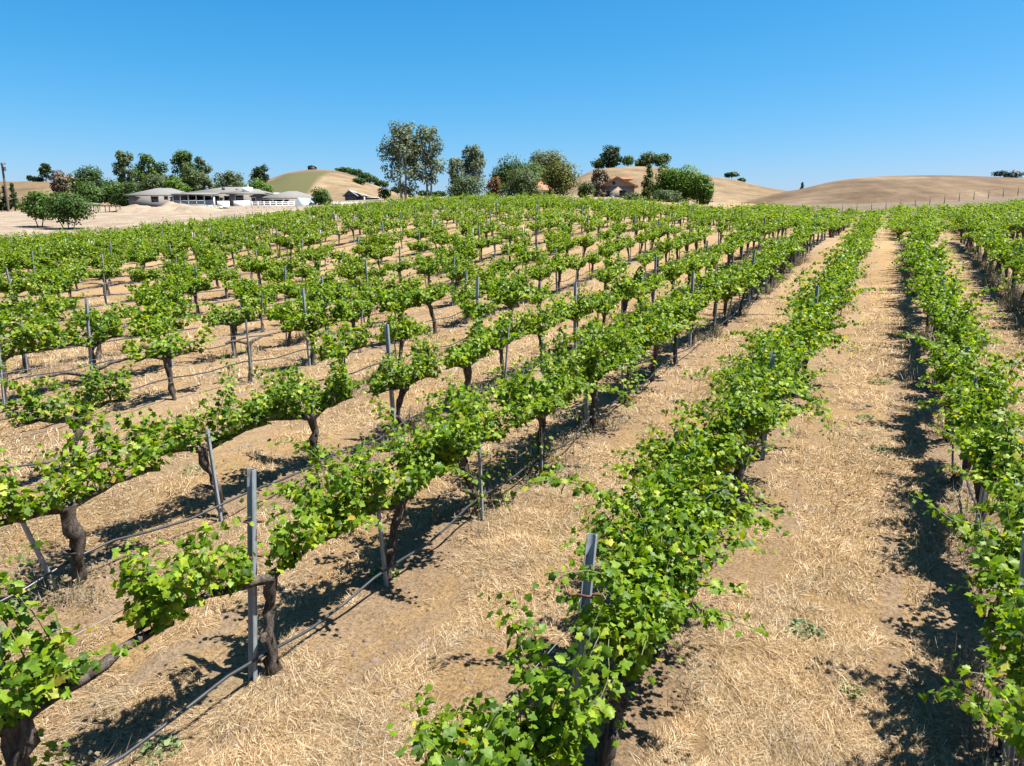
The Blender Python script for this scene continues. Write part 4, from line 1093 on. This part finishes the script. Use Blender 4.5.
def mound(name, px, Z, w, h, mat, label, cat, seed, lumps=0):
    p = on_ray(px, Z); rg_ = np.random.RandomState(seed)
    e = empty(name, p, YAW); tag(e, label, cat)
    n = 40; g = np.linspace(-1, 1, n); U, W_ = np.meshgrid(g, g); r = np.hypot(U, W_)
    z = h*np.clip(1-r, 0, 1)**1.0*(.75+.9*vnoise(U*2.3+seed, W_*2.3, seed)) + h*.25*vnoise(U*6, W_*6+seed, seed)*np.clip(1.15-r, 0, 1) - .12
    wx = U*w/2; wy = W_*w*.35
    cs, sn = math.cos(YAW), math.sin(YAW)
    z = z + gz(p[0]+wx*cs-wy*sn, p[1]+wx*sn+wy*cs) - p[2]
    ix = np.arange(n*n).reshape(n, n)
    mesh_obj('heap', np.stack([wx, wy, z], -1).reshape(-1, 3), [np.stack([ix[:-1, :-1], ix[:-1, 1:], ix[1:, 1:], ix[1:, :-1]], -1).reshape(-1, 4)], mat, e, True)
    if lumps:
        b = MB()
        for i in range(lumps):
            c = np.array([rg_.uniform(-.4, .4)*w, rg_.uniform(-.15, .1)*w, h*rg_.uniform(.2, .7)]); q = rg_.uniform(.2, .6)
            V = c + (np.array([(x, y, zz) for zz in (-1, 1) for y in (-1, 1) for x in (-1, 1)])*[q, q*.7, q*.35]+rg_.normal(0, .08, (8, 3)))
            b.add(V, [[(0,2,3,1),(4,5,7,6),(0,1,5,4),(2,6,7,3),(0,4,6,2),(1,3,7,5)]])
        b.build('chunk', M['rubble'], e)
mound('dirt_mound', 168, 126, 15, 2.2, M['dirt'], 'wide tan earth mound in front of the ranch house window', 'mound', 3)
mound('dirt_mound', 196, 122, 11, 1.7, M['dirt'], 'smaller tan earth mound in front of the white porch', 'mound', 4)
mound('dirt_mound', 138, 128, 12, 1.4, M['dirt'], 'low tan earth bank at the end of the ranch house', 'mound', 6)
mound('rubble_pile', 216, 132, 5.5, .5, M['dirt'], 'pile of pale broken concrete below the house entry', 'rubble', 5, 16)
# --- wire fence between the far vines and the big hill
e, L, s = place('wire_fence', 900, 150, 'thin wire fence with slim posts below the big tan hill', 'fence')
fx_ = np.linspace(740, 1070, 24); pts = []
for q in fx_:
    p = on_ray(q, 152+ (q-900)*.04); l = p-np.array(e.location); cs, sn = math.cos(YAW), math.sin(YAW)
    l = np.array([l[0]*cs+l[1]*sn, -l[0]*sn+l[1]*cs, l[2]]); pts.append(l)
    MB().box(l[0]-.05, l[0]+.05, l[1]-.05, l[1]+.05, l[2]-.3, l[2]+1.9).build('fence_post', M['wood'], e)
for hh_ in (.6, 1.2, 1.75):
    MB().tube(np.array(pts)+[0, -.06, hh_], .011, 4).build('fence_wire', M['wood'], e)
p = HT(3, 1010, -.05); e = empty('gate_post', p, YAW); tag(e, 'stout dark gate post with short rail on the big hill', 'post')
MB().box(-.35, .35, -.3, .3, -.5, 3.0).build('post_body', M['wood'], e); MB().box(.36, 4, -.1, .1, 1.2, 1.5).build('rail', M['wood'], e)
# ------------------------------------------------------------------ camera, light, sky
cam = bpy.data.cameras.new('camera'); co = bpy.data.objects.new('camera', cam); C.objects.link(co)
cam.sensor_width = 36; cam.lens = F/1024*36; cam.clip_start = .1; cam.clip_end = 6000
co.location = EYE; co.rotation_euler = (math.pi/2-PITCH, 0, YAW)
SC.camera = co
SUN_EL, SUN_AZ = R(67), math.atan2(.93, .36)   # azimuth from +Y towards +X
sd = np.array([math.sin(SUN_AZ)*math.cos(SUN_EL), math.cos(SUN_AZ)*math.cos(SUN_EL), math.sin(SUN_EL)])
sun = bpy.data.lights.new('sun', 'SUN'); sun.energy = 5.0; sun.angle = R(.53); sun.color = (1, .96, .89)
so = bpy.data.objects.new('sun', sun); C.objects.link(so)
so.rotation_euler = (math.pi/2-SUN_EL, 0, math.pi-SUN_AZ)
so.location = (0, 0, 60)
w = bpy.data.worlds.new('World'); SC.world = w; w.use_nodes = True
nt = w.node_tree; nt.nodes.clear()
sk = nt.nodes.new('ShaderNodeTexSky'); sk.sky_type = 'NISHITA'; sk.sun_disc = False
sk.sun_elevation = SUN_EL; sk.sun_rotation = SUN_AZ
sk.altitude = 200; sk.air_density = 1.0; sk.dust_density = .9; sk.ozone_density = 1.6
bg = nt.nodes.new('ShaderNodeBackground'); bg.inputs[1].default_value = .05
wo = nt.nodes.new('ShaderNodeOutputWorld')
sp_ = nt.nodes.new('ShaderNodeSeparateColor'); cb_ = nt.nodes.new('ShaderNodeCombineColor'); nt.links.new(sk.outputs[0], sp_.inputs[0])
for i_, (pw_, k_) in enumerate([(2.25, .082), (.96, .765), (.74, 1.52)]):     # deep polarised blue of the photograph's clear sky
    a_ = nt.nodes.new('ShaderNodeMath'); a_.operation = 'POWER'; a_.inputs[1].default_value = pw_; nt.links.new(sp_.outputs[i_], a_.inputs[0])
    b_ = nt.nodes.new('ShaderNodeMath'); b_.operation = 'MULTIPLY'; b_.inputs[1].default_value = k_; nt.links.new(a_.outputs[0], b_.inputs[0])
    nt.links.new(b_.outputs[0], cb_.inputs[i_])
nt.links.new(cb_.outputs[0], bg.inputs[0]); nt.links.new(bg.outputs[0], wo.inputs[0])
vs = SC.view_settings
vs.view_transform = 'Standard'; vs.look = 'None'; vs.gamma = 1; vs.use_curve_mapping = False; vs.exposure = 1.78
SC.cycles.max_bounces = 6; SC.cycles.diffuse_bounces = 3; SC.cycles.transmission_bounces = 3
SC.cycles.use_denoising = True
